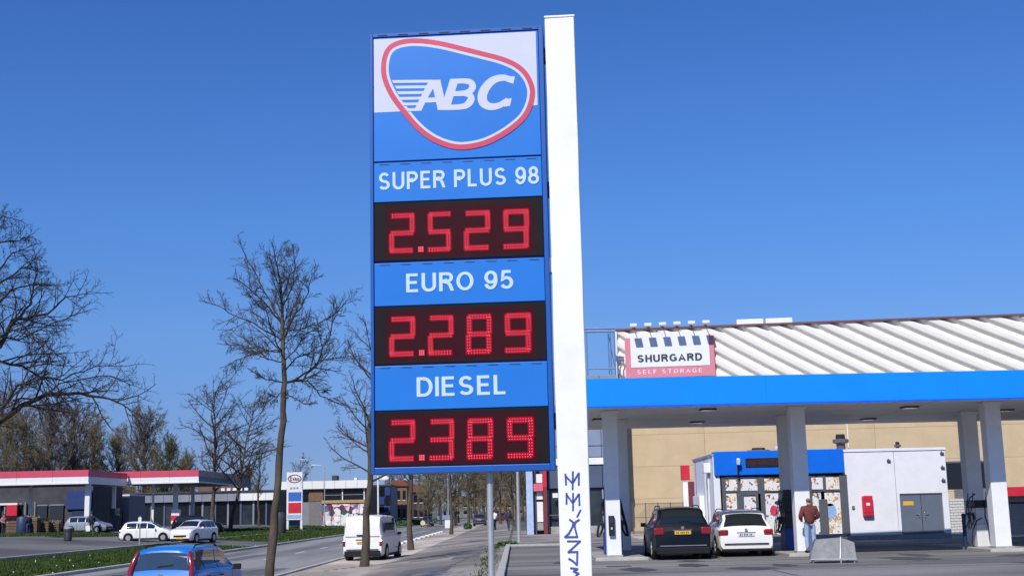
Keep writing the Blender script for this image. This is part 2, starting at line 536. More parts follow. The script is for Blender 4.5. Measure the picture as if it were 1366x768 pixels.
def car(name, label, cat, style, L, Wd, H, paint, loc=(0, 0, 0), rz=0, group=None, plate=M_plate_y, zb=.2, wr=.33, tail='side', glass=None, rails=False, lower=None, mirrors=True, rack=False, sidepaint=None):
    st = STY[style]
    glass = glass or M_glass
    root = thing(name, label, cat, loc, rz, group)
    w0 = Wd / 2
    wroof = w0 * (.78 if style != 'van' else .88)
    belt = st['belt'] * H

    def sec(s):
        zr = tab(st['roof'], s) * H
        zt = min(belt, zr - .03)
        if s > .88: zt = zr - .03
        k = max(0, min(1, (zr - belt) / (.22 * H)))
        e = 0
        if s < .05: e = (1 - s / .05) ** 2 * .055
        if s > .86: e = ((s - .86) / .14) ** 2 * .17
        w = w0 * (1 - e)
        wt = w * .955 + (wroof * (1 - e) - w * .955) * k
        base = zb + (.06 if s < .02 or s > .98 else 0)
        cr = .035 * (.4 + .6 * k)
        zm = base + (zt - base) * .62
        return [(w * .90, base), (w * .985, base + .10), (w, zm), (w * .985, zt - .03), (w * .955, zt), (wt + .012 * k, zt + (zr - .07 - zt) * .5 if k else zt + (zr - zt) * .3), (wt * .985, zr - .055 * (.3 + .7 * k)), (wt * .93, zr - .018), (wt * .5, zr + cr * .7), (0, zr + cr)]

    ss = [0, .004, .01, .018, .028, .04, .055, .07, .085, .1, .12, .15, .2, .27, .35, .42, .5, .55, .6, .64, .68, .72, .76, .8, .84, .88, .91, .94, .965, .985, 1]
    mb = MB()
    n = 0
    rows_ = []
    for s in ss:
        q = sec(s)
        full = [(-x, z) for x, z in q] + [(x, z) for x, z in reversed(q[:-1])]
        y = -L / 2 + s * L
        rows_.append([(x, y, z) for x, z in full])
    N = len(rows_[0])
    v = [p for r in rows_ for p in r]
    f = [(j * N + i, j * N + i + 1, (j + 1) * N + i + 1, (j + 1) * N + i) for j in range(len(ss) - 1) for i in range(N - 1)]
    f += [(j * N, (j + 1) * N, (j + 1) * N + N - 1, j * N + N - 1) for j in range(len(ss) - 1)]
    f.append(tuple(reversed(range(N))))
    f.append(tuple((len(ss) - 1) * N + i for i in range(N)))
    mb.add(v, f)
    bm_ = mb.build("body", paint, root, smooth=32)
    # glass patches
    def P3(s, i0, fr, side):
        q = sec(s)
        a, b = q[i0], q[i0 + 2]
        m = q[i0 + 1]
        if fr < .5: x, z = a[0] + (m[0] - a[0]) * fr * 2, a[1] + (m[1] - a[1]) * fr * 2
        else: x, z = m[0] + (b[0] - m[0]) * (fr - .5) * 2, m[1] + (b[1] - m[1]) * (fr - .5) * 2
        return Vector((side * (x + .008), -L / 2 + s * L, z + .004))
    for side in (-1, 1):
        for (a, b) in st['sides']:
            mb = MB(); k = 5
            vs = []
            for i in range(k + 1):
                s = a + (b - a) * i / k
                for fr in (.12, .5, .93): vs.append(P3(s, 4, fr, side))
            fs = [(i * 3 + j, i * 3 + j + 1, i * 3 + j + 4, i * 3 + j + 3) for i in range(k) for j in range(2)]
            if side > 0: fs = [q[::-1] for q in fs]
            mb.add(vs, fs)
            mb.build("side_window", glass, root, smooth=60)
    def across(a, b, nm, off, kx=.9, m=None):
        mb = MB(); k = 6; vs = []
        fx = [-1, -.75, -.5, -.25, 0, .25, .5, .75, 1]
        for i in range(k + 1):
            s = a + (b - a) * i / k
            q = sec(s)
            e, g, h = q[7], q[8], q[9]
            for t in fx:
                x = t * e[0] * kx
                ax = abs(x)
                z = h[1] + (g[1] - h[1]) * min(1, ax / g[0]) if ax < g[0] else g[1] + (e[1] - g[1]) * (ax - g[0]) / (e[0] - g[0])
                vs.append(Vector((x, -L / 2 + s * L + off[0], z + off[1])))
        w = len(fx)
        mb.add(vs, [(i * w + j, i * w + j + 1, (i + 1) * w + j + 1, (i + 1) * w + j) for i in range(k) for j in range(w - 1)])
        return mb.build(nm, m or glass, root, smooth=60)
    if st['rw']:
        across(st['rw'][0], st['rw'][1], "rear_window", (-.012, .008), .93)
        # wiper
        s = st['rw'][0] + .003
        zz = tab(st['roof'], s) * H
        MB().cbox((.08, -L / 2 + s * L - .03, zz + .06), (.36, .012, .012), ry=-.12).build("rear_wiper", M_plast, root)
    across(st['ws'][0], st['ws'][1], "windscreen", (.01, .010), .94)
    # bumpers / sills
    lowm = lower or M_plast
    MB().box(-w0 * .9, w0 * .9, -L / 2 - .035, -L / 2 + .1, zb - .02, zb + (.22 * H * .55 if style != 'wagon' else .07)).build("rear_bumper_skirt", lowm, root, bevel=.03)
    MB().box(-w0 * .78, w0 * .78, L / 2 - .09, L / 2 + .02, zb, zb + .16).build("front_bumper_skirt", lowm, root, bevel=.03)
    MB().box(-w0 * .80, w0 * .80, -L / 2 - .05, -L / 2 + .05, zb + .14 * H, zb + .14 * H + .03).build("bumper_strip", M_chrome if style == 'suv' else M_plast, root, bevel=.006)
    MB().box(-w0 * .55, w0 * .55, L / 2 - .05, L / 2 + .012, .22 * H + .08, .36 * H).build("grille", M_plast, root, bevel=.02)
    for sd in (-1, 1):
        MB().box(sd * w0 * .955, sd * w0 * 1.004, -L * .27, L * .27, zb - .03, zb + .07).build("sill", lowm, root, bevel=.01)
    # wheels
    for s in st['wheels']:
        for sd in (-1, 1):
            y = -L / 2 + s * L
            MB().lathe([(wr + .055, -.12), (wr + .055, .12)], (0, 0, 0), 24, 'X').build("wheel_arch", M_plast, root, loc=(sd * (w0 - .11), y, wr + .01))
            t = MB().lathe([(wr * .62, -.105), (wr * .93, -.105), (wr, -.08), (wr, .08), (wr * .93, .105), (wr * .62, .105)], (0, 0, 0), 24, 'X').build("wheel", M_tyre, root, smooth=35, loc=(sd * (w0 - .085), y, wr))
            rm = MB()
            rm.lathe([(wr * .64, -.1), (wr * .64, -.085 + .17)], (0, 0, 0), 20, 'X')
            rm.c = 1
            fx = sd * .108
            for k in range(5):
                a = 2 * math.pi * k / 5 + .3
                rm.cbox((fx * 1.0, math.cos(a) * wr * .34, math.sin(a) * wr * .34), (.02, wr * .55, wr * .17), rx=a)
            rm.lathe([(wr * .16, -.012), (wr * .16, .012)], (fx, 0, 0), 10, 'X')
            rm.lathe([(wr * .64, -.01), (wr * .58, .01)], (fx * .9, 0, 0), 20, 'X')
            rm.build("rim", [M_plast, M_rim], t, smooth=30)
    # lights
    bz = belt
    if tail == 'side':
        for sd in (-1, 1):
            MB().box(sd * w0 * .63, sd * (w0 * .985), -L / 2 - .012, -L / 2 + .22, bz - .26 * H * .62, bz - .035).build("tail_light", M_tail, root, bevel=.045)
    elif tail == 'tall':
        for sd in (-1, 1):
            mbt = MB()
            mbt.tube([(sd * w0 * .86, -L / 2 + .0, .50 * H), (sd * w0 * .87, -L / 2 + .035, .66 * H), (sd * w0 * .80, -L / 2 + .085, .80 * H), (sd * w0 * .735, -L / 2 + .19, .93 * H)], [.05, .06, .058, .04], 10)
            mbt.build("tail_light", M_tail, root, smooth=50)
    elif tail == 'van':
        for sd in (-1, 1):
            MB().box(sd * w0 * .84, sd * w0 * .985, -L / 2 - .02, -L / 2 + .12, .32 * H, .45 * H).build("tail_light", M_tail, root, bevel=.02)
    for sd in (-1, 1):
        MB().box(sd * w0 * .56, sd * w0 * .84, L / 2 - .16, L / 2 - .015, .36 * H, .45 * H).build("headlight", M_head, root, bevel=.03)
    # plate
    pl = MB().box(-.26, .26, -.008, 0, -.055, .055).build("number_plate", plate, root, bevel=.004, loc=(0, -L / 2 - .02, belt - .2 if style != 'van' else .40 * H))
    ch = MB()
    for k, xx in enumerate((-.19, -.14, -.06, -.01, .04, .12, .17)):
        ch.box(xx - .014, xx + .014, -.0105, -.008, -.032, .032)
    ch.build("plate_marks", M_ink, pl)
    MB().box(-.26, .26, 0, .008, -.055, .055).build("number_plate", plate, root, loc=(0, L / 2 + .022, zb + .18))
    MB().box(-.30, .30, -L / 2 - .03, -L / 2 + .02, (belt - .135) if style != 'van' else .46 * H, (belt - .115) if style != 'van' else .475 * H).build("tailgate_trim", M_chrome if style != 'van' else M_plast, root, bevel=.004)
    if style not in ('van',):
        MB().lathe([(.05, -.01), (.05, .01)], (0, -L / 2 - .012, belt - .05), 14, 'Y').build("badge", M_chrome, root)
    if mirrors:
        for sd in (-1, 1):
            y = -L / 2 + (st['ws'][1] - .075) * L
            m = MB(); m.cbox((sd * (w0 + .09), y, belt + .03), (.17, .10, .13)); m.cbox((sd * (w0 - .02), y + .01, belt - .01), (.12, .04, .03))
            m.build("mirror", paint if style not in ('van', 'mini') else M_plast, root, bevel=.03)
    if rails:
        for sd in (-1, 1):
            zr = H + .005
            m = MB(); xx = sd * wroof * .88
            m.tube([(xx, -L / 2 + .14 * L, zr - .045), (xx, -L / 2 + .17 * L, zr + .025), (xx, -L / 2 + .35 * L, zr + .05), (xx, -L / 2 + .5 * L, zr + .04), (xx, -L / 2 + .56 * L, zr - .03)], .017, 6)
            m.build("roof_rail", M_plast if rails == 'dark' else M_chrome, root, smooth=60)
    if rack:
        for s in (.15, .35, .55):
            m = MB(); y = -L / 2 + s * L
            m.tube([(-wroof, y, H - .04), (-wroof * .97, y, H + .1), (wroof * .97, y, H + .1), (wroof, y, H - .04)], .016, 6)
            m.build("roof_bar", M_plast, root)
    # door seams
    if style != 'van':
        mids = [(a[1] + b[0]) / 2 for a, b in zip(st['sides'], st['sides'][1:])]
        for sd in (-1, 1):
            for s in mids[0:] + [st['sides'][-1][1] + .01]:
                q = sec(s); y = -L / 2 + s * L
                MB().add([(sd * (x + .003), y - .008, z) for x, z in q[1:5]] + [(sd * (x + .003), y + .008, z) for x, z in q[1:5]], [(i, i + 1, i + 5, i + 4) if sd < 0 else (i + 4, i + 5, i + 1, i) for i in range(3)]).build("door_seam", M_ink, root)
            for s in mids:
                MB().cbox((sd * (w0 + .004), -L / 2 + (s + .035) * L, belt - .11), (.03, .15, .03)).build("door_handle", M_plast if style == 'mini' else paint, root, bevel=.008)
    return root


# ================================================================ people
def skin(name, verts, edges, m, parent, sub=1):
    """verts: (x,y,z,r) or (x,y,z,rx,ry)"""
    me = bpy.data.meshes.new(name)
    me.from_pydata([v[:3] for v in verts], edges, [])
    o = bpy.data.objects.new(name, me); COL.objects.link(o)
    md = o.modifiers.new("s", 'SKIN')
    me.skin_vertices.new() if not me.skin_vertices else None
    for i, v in enumerate(verts):
        me.skin_vertices[0].data[i].radius = (v[3], v[4] if len(v) > 4 else v[3])
        me.skin_vertices[0].data[i].use_root = (i == 0)
    md.use_smooth_shade = True
    sb = o.modifiers.new("u", 'SUBSURF'); sb.levels = sub; sb.render_levels = sub
    dg = bpy.context.evaluated_depsgraph_get()
    nm = bpy.data.meshes.new_from_object(o.evaluated_get(dg))
    bpy.data.objects.remove(o)
    nm.name = name
    nm.materials.clear(); nm.materials.append(m)
    return obj(name, nm, parent)


M_skin = mat("skin_tone", C(190, 140, 115), rough=.6)


def person(label, loc, rz, top, legs, hair, pose='stand', H=1.75, group=None, shoe=None, bald=False):
    """faces local +Y"""
    root = thing("person", label, "person", loc, rz, group)
    k = H / 1.78
    if pose == 'stand':
        footL, footR = (-.12, .02), (.13, -.02)
        kneeL, kneeR = (-.11, .03), (.12, .02)
        haL, haR = (-.20, .22, 1.04), (.20, .26, 1.06)
        elL, elR = (-.31, -.04, 1.14), (.31, -.02, 1.15)
    elif pose == 'walk':
        footL, footR = (-.08, .3), (.09, -.28)
        kneeL, kneeR = (-.09, .2), (.09, -.02)
        haL, haR = (-.27, -.2, .86), (.27, .22, .9)
        elL, elR = (-.27, -.14, 1.12), (.27, .0, 1.12)
    else:
        footL, footR = (-.1, .15), (.1, .25)
        kneeL, kneeR = (-.1, .32), (.1, .38)
        haL, haR = (-.22, .5, 1.12), (.22, .5, 1.12)
        elL, elR = (-.26, .2, 1.2), (.26, .2, 1.2)
    zf = .07
    V = [(0, 0, .96, .13, .09), (0, 0, 1.15, .11, .08), (0, -.01, 1.34, .12, .075), (0, -.01, 1.47, .055, .05), (0, .0, 1.55, .055, .055), (0, .02, 1.63, .075, .09), (0, .02, 1.70, .072, .088), (0, .015, 1.76, .045, .055),
         (-.10, 0, .90, .09), (kneeL[0], kneeL[1], .50, .06), (footL[0], footL[1], .10, .042), (footL[0], footL[1] + .17, .04, .035),
         (.10, 0, .90, .09), (kneeR[0], kneeR[1], .50, .06), (footR[0], footR[1], .10, .042), (footR[0], footR[1] + .17, .04, .035),
         (-.19, -.01, 1.43, .06), (elL[0], elL[1], elL[2], .042), (haL[0], haL[1], haL[2], .028),
         (.19, -.01, 1.43, .06), (elR[0], elR[1], elR[2], .042), (haR[0], haR[1], haR[2], .028)]
    E = [(0, 1), (1, 2), (2, 3), (3, 4), (4, 5), (5, 6), (6, 7), (0, 8), (8, 9), (9, 10), (10, 11), (0, 12), (12, 13), (13, 14), (14, 15), (2, 16), (16, 17), (17, 18), (2, 19), (19, 20), (20, 21)]
    for b, e, sd in ((18, 17, -1), (21, 20, 1)):
        h = Vector(V[b][:3]); d = (h - Vector(V[e][:3])).normalized()
        pi = len(V)
        pm = h + d * .07
        V.append((*pm, .034, .022)); E.append((b, pi))
        side = d.cross(Vector((0, 0, 1))).normalized() if abs(d.z) < .9 else Vector((0, 1, 0))
        for q in range(4):
            t = pm + side * (q - 1.5) * .02
            tip = t + d * (.065 - .008 * abs(q - 1.3)) + Vector((0, 0, -.02))
            a = len(V); V.append((*(t + d * .03), .0095)); V.append((*tip, .0085)); E += [(pi, a), (a, a + 1)]
        a = len(V); th = h + d * .03 - side * .045 * sd
        V.append((*th, .011)); V.append((*(th + d * .035), .0095)); E += [(b, a), (a, a + 1)]
    V = [tuple([c * k for c in v]) for v in V]
    skin("body", V, E, M_skin, root)
    tv = [(0, 0, .86, .165, .13), (0, -.005, 1.12, .205, .15), (0, -.01, 1.36, .225, .15), (0, -.015, 1.50, .10, .09), (0, -.01, 1.55, .062, .06),
          (-.21, -.01, 1.42, .10), (elL[0], elL[1], elL[2], .082), ((haL[0] * .85 + elL[0] * .15), (haL[1] * .85 + elL[1] * .15), (haL[2] * .85 + elL[2] * .15), .058),
          (.21, -.01, 1.42, .10), (elR[0], elR[1], elR[2], .082), ((haR[0] * .85 + elR[0] * .15), (haR[1] * .85 + elR[1] * .15), (haR[2] * .85 + elR[2] * .15), .058)]
    skin("jacket", [tuple(c * k for c in v) for v in tv], [(0, 1), (1, 2), (2, 3), (3, 4), (2, 5), (5, 6), (6, 7), (2, 8), (8, 9), (9, 10)], top, root)
    lv = [(0, 0, 1.03, .15, .115), (-.105, 0, .86, .098), (kneeL[0], kneeL[1], .50, .075), (footL[0], footL[1], .12, .062), (.105, 0, .86, .098), (kneeR[0], kneeR[1], .50, .075), (footR[0], footR[1], .12, .062)]
    skin("trousers", [tuple(c * k for c in v) for v in lv], [(0, 1), (1, 2), (2, 3), (0, 4), (4, 5), (5, 6)], legs, root)
    for f_ in (footL, footR):
        m = MB(); m.ball((f_[0] * k, (f_[1] + .07) * k, .05), .12, 10, 6, (.4, 1.15, .42)); m.build("shoe", shoe or M_plast, root, smooth=80)
    if not bald:
        m = MB(); m.ball((0, -.012 * k, 1.715 * k), .102, 12, 8, (.86, 1.0, .86)); m.build("hair", hair, root, smooth=80)
    else:
        m = MB(); m.ball((0, -.025 * k, 1.68 * k), .095, 12, 8, (.9, .95, .6)); m.build("hair", hair, root, smooth=80)
    fm = MB()
    for sd in (-1, 1): fm.ball((sd * .032 * k, .105 * k, 1.665 * k), .011, 6, 4)
    fm.build("eyes", M_ink, root)
    MB().ball((0, .112 * k, 1.635 * k), .016, 6, 4, (.8, 1.3, 1.2)).build("nose", M_skin, root)
    return root


# ================================================================ trees
def grow(mb, p, d, L, r, lvl, rng, sp):
    n = sp['seg'][lvl]
    pts = [p.copy()]; q = p.copy(); dd = d.copy()
    for i in range(n):
        dd = (dd + Vector((rng.gauss(0, 1), rng.gauss(0, 1), rng.gauss(0, 1))) * sp['wig'][lvl] + Vector((0, 0, sp['up'][lvl]))).normalized()
        q = q + dd * (L / n); pts.append(q.copy())
    last = lvl == len(sp['seg']) - 1
    rr = [r * (1 - (.55 if not last else .7) * i / n) for i in range(n + 1)]
    mb.tube(pts, rr, 3 if lvl >= 2 else 5, cap=False)
    if last: return
    spawn(mb, pts, rr, L, lvl + 1, rng, sp, sp['t0'][lvl])


def spawn(mb, pts, rr, L, lvl, rng, sp, t0=.2, cnt=None, lenk=None):
    n = len(pts) - 1
    c = cnt if cnt is not None else sp['n'][lvl - 1]
    for k in range(c):
        t = t0 + (1 - t0) * (k + rng.random() * .9) / c
        i = min(n - 1, int(t * n)); u = t * n - i
        p = pts[i].lerp(pts[i + 1], u)
        ax = (pts[i + 1] - pts[i]).normalized()
        a = math.radians(sp['ang'][lvl - 1] * rng.uniform(.65, 1.3))
        pe = ax.orthogonal().normalized()
        pe.rotate(Quaternion(ax, rng.uniform(0, 2 * math.pi)))
        d = ax * math.cos(a) + pe * math.sin(a)
        ln = L * (lenk or sp['len'][lvl - 1]) * rng.uniform(.6, 1.15) * (1 - .45 * t)
        ra = max(sp['rmin'], min(rr[i] * .7, ln * sp['rk']))
        grow(mb, p, d, ln, ra, lvl, rng, sp)


SPEC = dict(seg=[6, 5, 4, 3, 2], wig=[.06, .12, .16, .2, .25], up=[.04, .06, .05, .03, .02], t0=[.3, .2, .15, .1], n=[22, 7, 6, 4], ang=[55, 48, 45, 45], len=[.42, .5, .5, .5], rmin=.006, rk=.018)

M_bark = mat("bark_grey", C(88, 80, 70), rough=.95, var=.45, scale=5, bump=1, bscale=14, dirt=C(52, 58, 38), dirtamt=.6, dscale=2.5, spec=.1, stretch=(1, 1, .4))
M_twig = mat("twig_grey", C(72, 64, 58), rough=.9, var=.2, spec=.1)
M_twig_d = mat("twig_dark", C(66, 56, 50), rough=.9, var=.2, spec=.1)
M_twig_b = mat("twig_brown", C(122, 114, 92), rough=.9, var=.3, spec=.1)
M_twig_g = mat("twig_olive", C(96, 92, 52), rough=.9, var=.3, spec=.1)


def bare_tree(label, loc, H, r0, seed, group=None, tm=None, wm=None, sp=None, t0=.35, lean=(0, 0), cat="tree", cnt=None, lenk=None, name="bare_tree"):
    rng = random.Random(seed)
    sp = dict(SPEC, **(sp or {}))
    root = thing(name, label, cat, loc, 0, group)
    n = 8; pts = []
    for i in range(n + 1):
        t = i / n
        w = .02 * H * (0 if i == 0 else 1)
        pts.append(Vector((lean[0] * t * H + rng.uniform(-w, w) * .5, lean[1] * t * H + rng.uniform(-w, w) * .5, -.1 + t * H * .93)))
    rr = [r0 * (1.25 if i == 0 else 1) * (1 - .88 * (i / n) ** 1.1) for i in range(n + 1)]
    MB().tube(pts, rr, 9).build("trunk", tm or M_bark, root, smooth=60)
    mb = MB()
    spawn(mb, pts, rr, H, 1, rng, sp, t0, cnt, lenk)
    mb.build("crown", wm or M_twig, root)
    return root
# ================================================================ ground
def strip(name, x0, x1, y0, y1, m, off, step=None, thick=0.0):
    xs = sorted({x0, x1} | {b for b, _ in ZB if x0 < b < x1})
    ys = [y0, y1] if not step else [y0 + (y1 - y0) * i / step for i in range(step + 1)]
    mb = MB()
    v = [(x, y, gz(x) + off) for y in ys for x in xs]
    n = len(xs)
    mb.add(v, [(j * n + i, j * n + i + 1, (j + 1) * n + i + 1, (j + 1) * n + i) for j in range(len(ys) - 1) for i in range(n - 1)])
    o = mb.build(name, m)
    struct(o)
    return o


def asphalt(name, base, alt, patch, bands=None, joints=False):
    m = mat(name, base, rough=.9, var=.18, scale=14, bump=.5, bscale=60, dirt=alt, dirtamt=.55, dscale=.12, spec=.25)
    n = m.node_tree.nodes; L = m.node_tree.links
    b = n["Principled BSDF"]
    src = b.inputs["Base Color"].links[0].from_socket
    tc = n.new("ShaderNodeTexCoord")
    mp = n.new("ShaderNodeMapping"); mp.inputs["Scale"].default_value = patch
    L.new(tc.outputs["Object"], mp.inputs[0])
    no = n.new("ShaderNodeTexNoise"); no.inputs["Scale"].default_value = 1; no.inputs["Detail"].default_value = 4
    L.new(mp.outputs[0], no.inputs[0])
    r = n.new("ShaderNodeMapRange"); r.inputs[1].default_value = .4; r.inputs[2].default_value = .62
    r.inputs[3].default_value = .66; r.inputs[4].default_value = 1.2
    L.new(no.outputs[0], r.inputs[0])
    mx = n.new("ShaderNodeMix"); mx.data_type = 'RGBA'; mx.blend_type = 'MULTIPLY'; mx.inputs[0].default_value = 1
    L.new(src, mx.inputs[6]); L.new(r.outputs[0], mx.inputs[7]); L.new(mx.outputs[2], b.inputs["Base Color"])
    return m


M_far = asphalt("far_ground", (.13, .13, .12, 1), (.08, .08, .07, 1), (.02, .02, 1))
M_road = asphalt("road_asphalt", (.235, .23, .225, 1), (.18, .178, .175, 1), (.6, .03, 1))
M_fore = asphalt("forecourt_concrete", (.215, .208, .2, 1), (.155, .15, .148, 1), (.06, .25, 1))
M_walk = asphalt("sidewalk_paving", (.28, .255, .23, 1), (.19, .175, .158, 1), (.25, .18, 1))
M_sand = asphalt("verge_paving", (.50, .44, .37, 1), (.34, .29, .24, 1), (.3, .12, 1))
M_serv = asphalt("service_road", (.15, .145, .14, 1), (.11, .105, .10, 1), (.05, .1, 1))
M_soil = mat("grass_soil", (.028, .045, .012, 1), rough=.95, var=.45, scale=.7, bump=1, bscale=9, dirt=(.05, .05, .025, 1), dirtamt=.5, dscale=.35, spec=.1)
M_kerb = mat("kerb_concrete", (.42, .41, .38, 1), rough=.85, var=.15, scale=5, bump=.3)
M_white = mat("road_paint", (.72, .72, .7, 1), rough=.7, var=.12, scale=8)

g = MB()
xs = [-2500] + [b for b, _ in ZB][1:-1] + [2500]
ys = [-300, 3000]
g.add([(x, y, gz(x)) for y in ys for x in xs], [(j * len(xs) + i, j * len(xs) + i + 1, (j + 1) * len(xs) + i + 1, (j + 1) * len(xs) + i) for j in range(1) for i in range(len(xs) - 1)])
struct(g.build("ground", M_far))
strip("road", -17.2, -8.4, -20, 900, M_road, .004)
strip("parking_verge", -8.2, -5.2, -20, 900, M_sand, .006)
strip("sidewalk", -5.2, -.55, -20, 900, M_walk, .004)
strip("forecourt", -.35, 90, -20, 62, M_fore, .004)
strip("cross_pavement", -.35, 12, 64.0, 110, M_walk, .003)
strip("service_road", -38, -24.0, -20, 400, M_serv, .004)
strip("left_forecourt", -110, -38, 60, 180, M_serv, .003)
strip("grass_bank", -23.6, -17.5, -20, 88, M_soil, .01)
strip("grass_bank", -23.6, -17.5, 101, 600, M_soil, .01)
strip("driveway", -24.0, -17.2, 88, 101, M_serv, .005)

# road markings: lane dashes
for i in range(26):
    y = 36 + i * 9.0
    mb = MB(); z = gz(-12.3) + .008
    mb.add([(-12.38, y, z), (-12.24, y, z), (-12.24, y + 3, z), (-12.38, y + 3, z)], [(0, 1, 2, 3)])
    struct(mb.build("lane_dash", M_white))


def kerb(name, x0, x1, y0, y1, h, seg=1.0, m=None, limit=120):
    root = None
    mb = MB()
    y = y0
    parent = bpy.data.objects.new(name, None); COL.objects.link(parent); struct(parent)
    stone = MB().box(x0, x1, .006, seg - .006, -.1, h)
    me = None
    k = 0
    while y < y1 and k < limit:
        if me is None:
            o = stone.build("kerbstone", m or M_kerb, parent, bevel=.015); me = o.data
        else:
            o = obj("kerbstone", me, parent, bevel=.015)
        o.location = (RNG.uniform(-.006, .006), y, gz((x0 + x1) / 2) + RNG.uniform(-.006, .004))
        y += seg; k += 1
    if y < y1:
        MB().box(x0, x1, y, y1, gz((x0 + x1) / 2) - .1, gz((x0 + x1) / 2) + h).build("kerb_run", m or M_kerb, parent)
    return parent


kerb("forecourt_kerb", -.55, -.35, 10, 61, .13)
kerb("grass_bank_kerb", -17.5, -17.2, 30, 500, .13, seg=2, limit=70)
kerb("service_kerb", -24.0, -23.75, 40, 400, .12, seg=2, limit=60)
kerb("verge_kerb", -8.4, -8.2, 20, 500, .07, seg=2, limit=60)
# forecourt kerb end and sidewalk beyond
MB().box(-.55, 3.2, 61.2, 61.5, -.1, .09).build("cross_kerb", M_kerb)
struct(bpy.data.objects["cross_kerb"])
# white blocks set along the edge of the road
for i in range(11):
    y = 84 + i * 5.2
    o = MB().box(-.22, .22, -.9, .9, -.02, .10).build("edge_block", M_white, bevel=.03)
    o.location = (-8.0, y, gz(-8.0))
    struct(o)
# slab joints in the forecourt
mj = mat("joint_filler", (.035, .035, .04, 1), rough=.9)
for y in (33.5, 36.6, 39.4):
    struct(MB().box(-.35, 60, y, y + .05, 0, .0085).build("slab_joint", mj))
for x in (6.5, 13, 19.5):
    struct(MB().box(x, x + .05, 20, 33.4, 0, .0085).build("slab_joint", mj))
# drain cover on the forecourt
MB().box(-.35, .35, -.22, .22, 0, .012).build("drain_cover", mj, loc=(2.9, 37.6, 0))
struct(bpy.data.objects["drain_cover"])

# grass
M_blade = mat("grass_blades", (.045, .078, .02, 1), rough=.8, var=.5, scale=.5, spec=.1, dirt=(.08, .085, .035, 1), dirtamt=.5, dscale=.3)
M_daisy = mat("daisy_white", (.5, .5, .46, 1), rough=.7)


def grass(name, n, fn, h=(.06, .16), label=None, daisies=0):
    mb = MB()
    r = random.Random(len(name))
    for i in range(n):
        x, y = fn(r)
        z = gz(x) + .005
        a = r.uniform(0, 6.28); hh = r.uniform(*h); w = hh * .35
        dx, dy = math.cos(a) * w, math.sin(a) * w
        lx, ly = r.uniform(-.5, .5) * hh, r.uniform(-.5, .5) * hh
        mb.add([(x - dx, y - dy, z), (x + dx, y + dy, z), (x + lx, y + ly, z + hh)], [(0, 1, 2)])
    mb.c = 1
    for i in range(daisies):
        x, y = fn(r); z = gz(x) + .08; s = .022
        mb.add([(x - s, y, z), (x + s, y, z), (x + s, y + .01, z + s * 2), (x - s, y + .01, z + s * 2)], [(0, 1, 2, 3)])
    o = mb.build(name, [M_blade, M_daisy])
    tag(o, label, 'grass', kind='stuff')
    return o


def bank(r):
    while True:
        y = 42 + 200 * r.random() ** 1.7
        if 88 < y < 101: continue
        x = r.uniform(-23.5, -17.55)
        if x + 17.3 < 0 and (x * 1726 / y + 683) > -30: return x, y


grass("bank_grass", 60000, bank, (.05, .13), "grass bank with daisies between the road and the service road", 60)


def second(r):
    x = r.uniform(-46, -38)
    y = r.uniform(88, 112)
    x = -36 - (y - 84) * .52 + r.uniform(-7, 0) if False else r.uniform(-52, -36)
    return x, y


def g2(r):
    while True:
        y = r.uniform(96, 118); x = r.uniform(-56, -34)
        px = x * 1726 / y + 683
        if px < 92 + (y - 96) * .5 and y < 118 - max(0, px) * .06: return x, y


mb = MB()
pts = [(-46, 94), (-34, 96), (-32, 106), (-36, 114), (-58, 118), (-60, 96)]
def polystrip(name, P, off, step=1.0):
    mb = MB(); y = min(q[1] for q in P); ye = max(q[1] for q in P)
    while y < ye - .01:
        ym = min(y + step, ye); rows2 = []
        for yy in (y + .001, ym - .001):
            xsx = []
            for i in range(len(P)):
                (x1, y1), (x2, y2) = P[i - 1], P[i]
                if (y1 > yy) != (y2 > yy): xsx.append(x1 + (x2 - x1) * (yy - y1) / (y2 - y1))
            rows2.append((min(xsx), max(xsx)) if xsx else None)
        if rows2[0] and rows2[1]:
            n = 8
            A = [rows2[0][0] + (rows2[0][1] - rows2[0][0]) * i / n for i in range(n + 1)]; B = [rows2[1][0] + (rows2[1][1] - rows2[1][0]) * i / n for i in range(n + 1)]
            mb.add([(x, y, gz(x) + off) for x in A] + [(x, ym, gz(x) + off) for x in B], [(i, i + 1, n + 2 + i, n + 1 + i) for i in range(n)])
        y = ym
    return struct(mb.build(name, M_soil))


polystrip("grass_island", pts, .03)


def inpoly(x, y, P):
    c = False
    for i in range(len(P)):
        (x1, y1), (x2, y2) = P[i - 1], P[i]
        if (y1 > y) != (y2 > y) and x < (x2 - x1) * (y - y1) / (y2 - y1) + x1: c = not c
    return c


def g2(r):
    while True:
        x, y = r.uniform(-60, -32), r.uniform(94, 118)
        if inpoly(x, y, pts): return x, y


grass("island_grass", 14000, g2, (.08, .2), "grass patch left of the bin in front of the red and white station")
pts3 = [(-24, 105), (-19, 105), (-19, 190), (-30, 190), (-32, 130)]
polystrip("far_grass", pts3, .03, 3.0)


def g3(r):
    while True:
        x, y = r.uniform(-32, -18), r.uniform(105, 190)
        if inpoly(x, y, pts3): return x, y


grass("far_grass_blades", 14000, g3, (.1, .25), "grass under the two slender trees beside the far station")


def weeds(r):
    y = 34 + 34 * r.random(); x = -1.0 + r.gauss(0, .12) - (0.25 if y > 55 else 0)
    if r.random() < .5: y = r.choice((42, 47, 58, 61, 63)) + r.gauss(0, .8)
    return x, y


grass("kerb_weeds", 900, weeds, (.03, .08), "weeds growing in the joint of the sidewalk near the forecourt kerb")

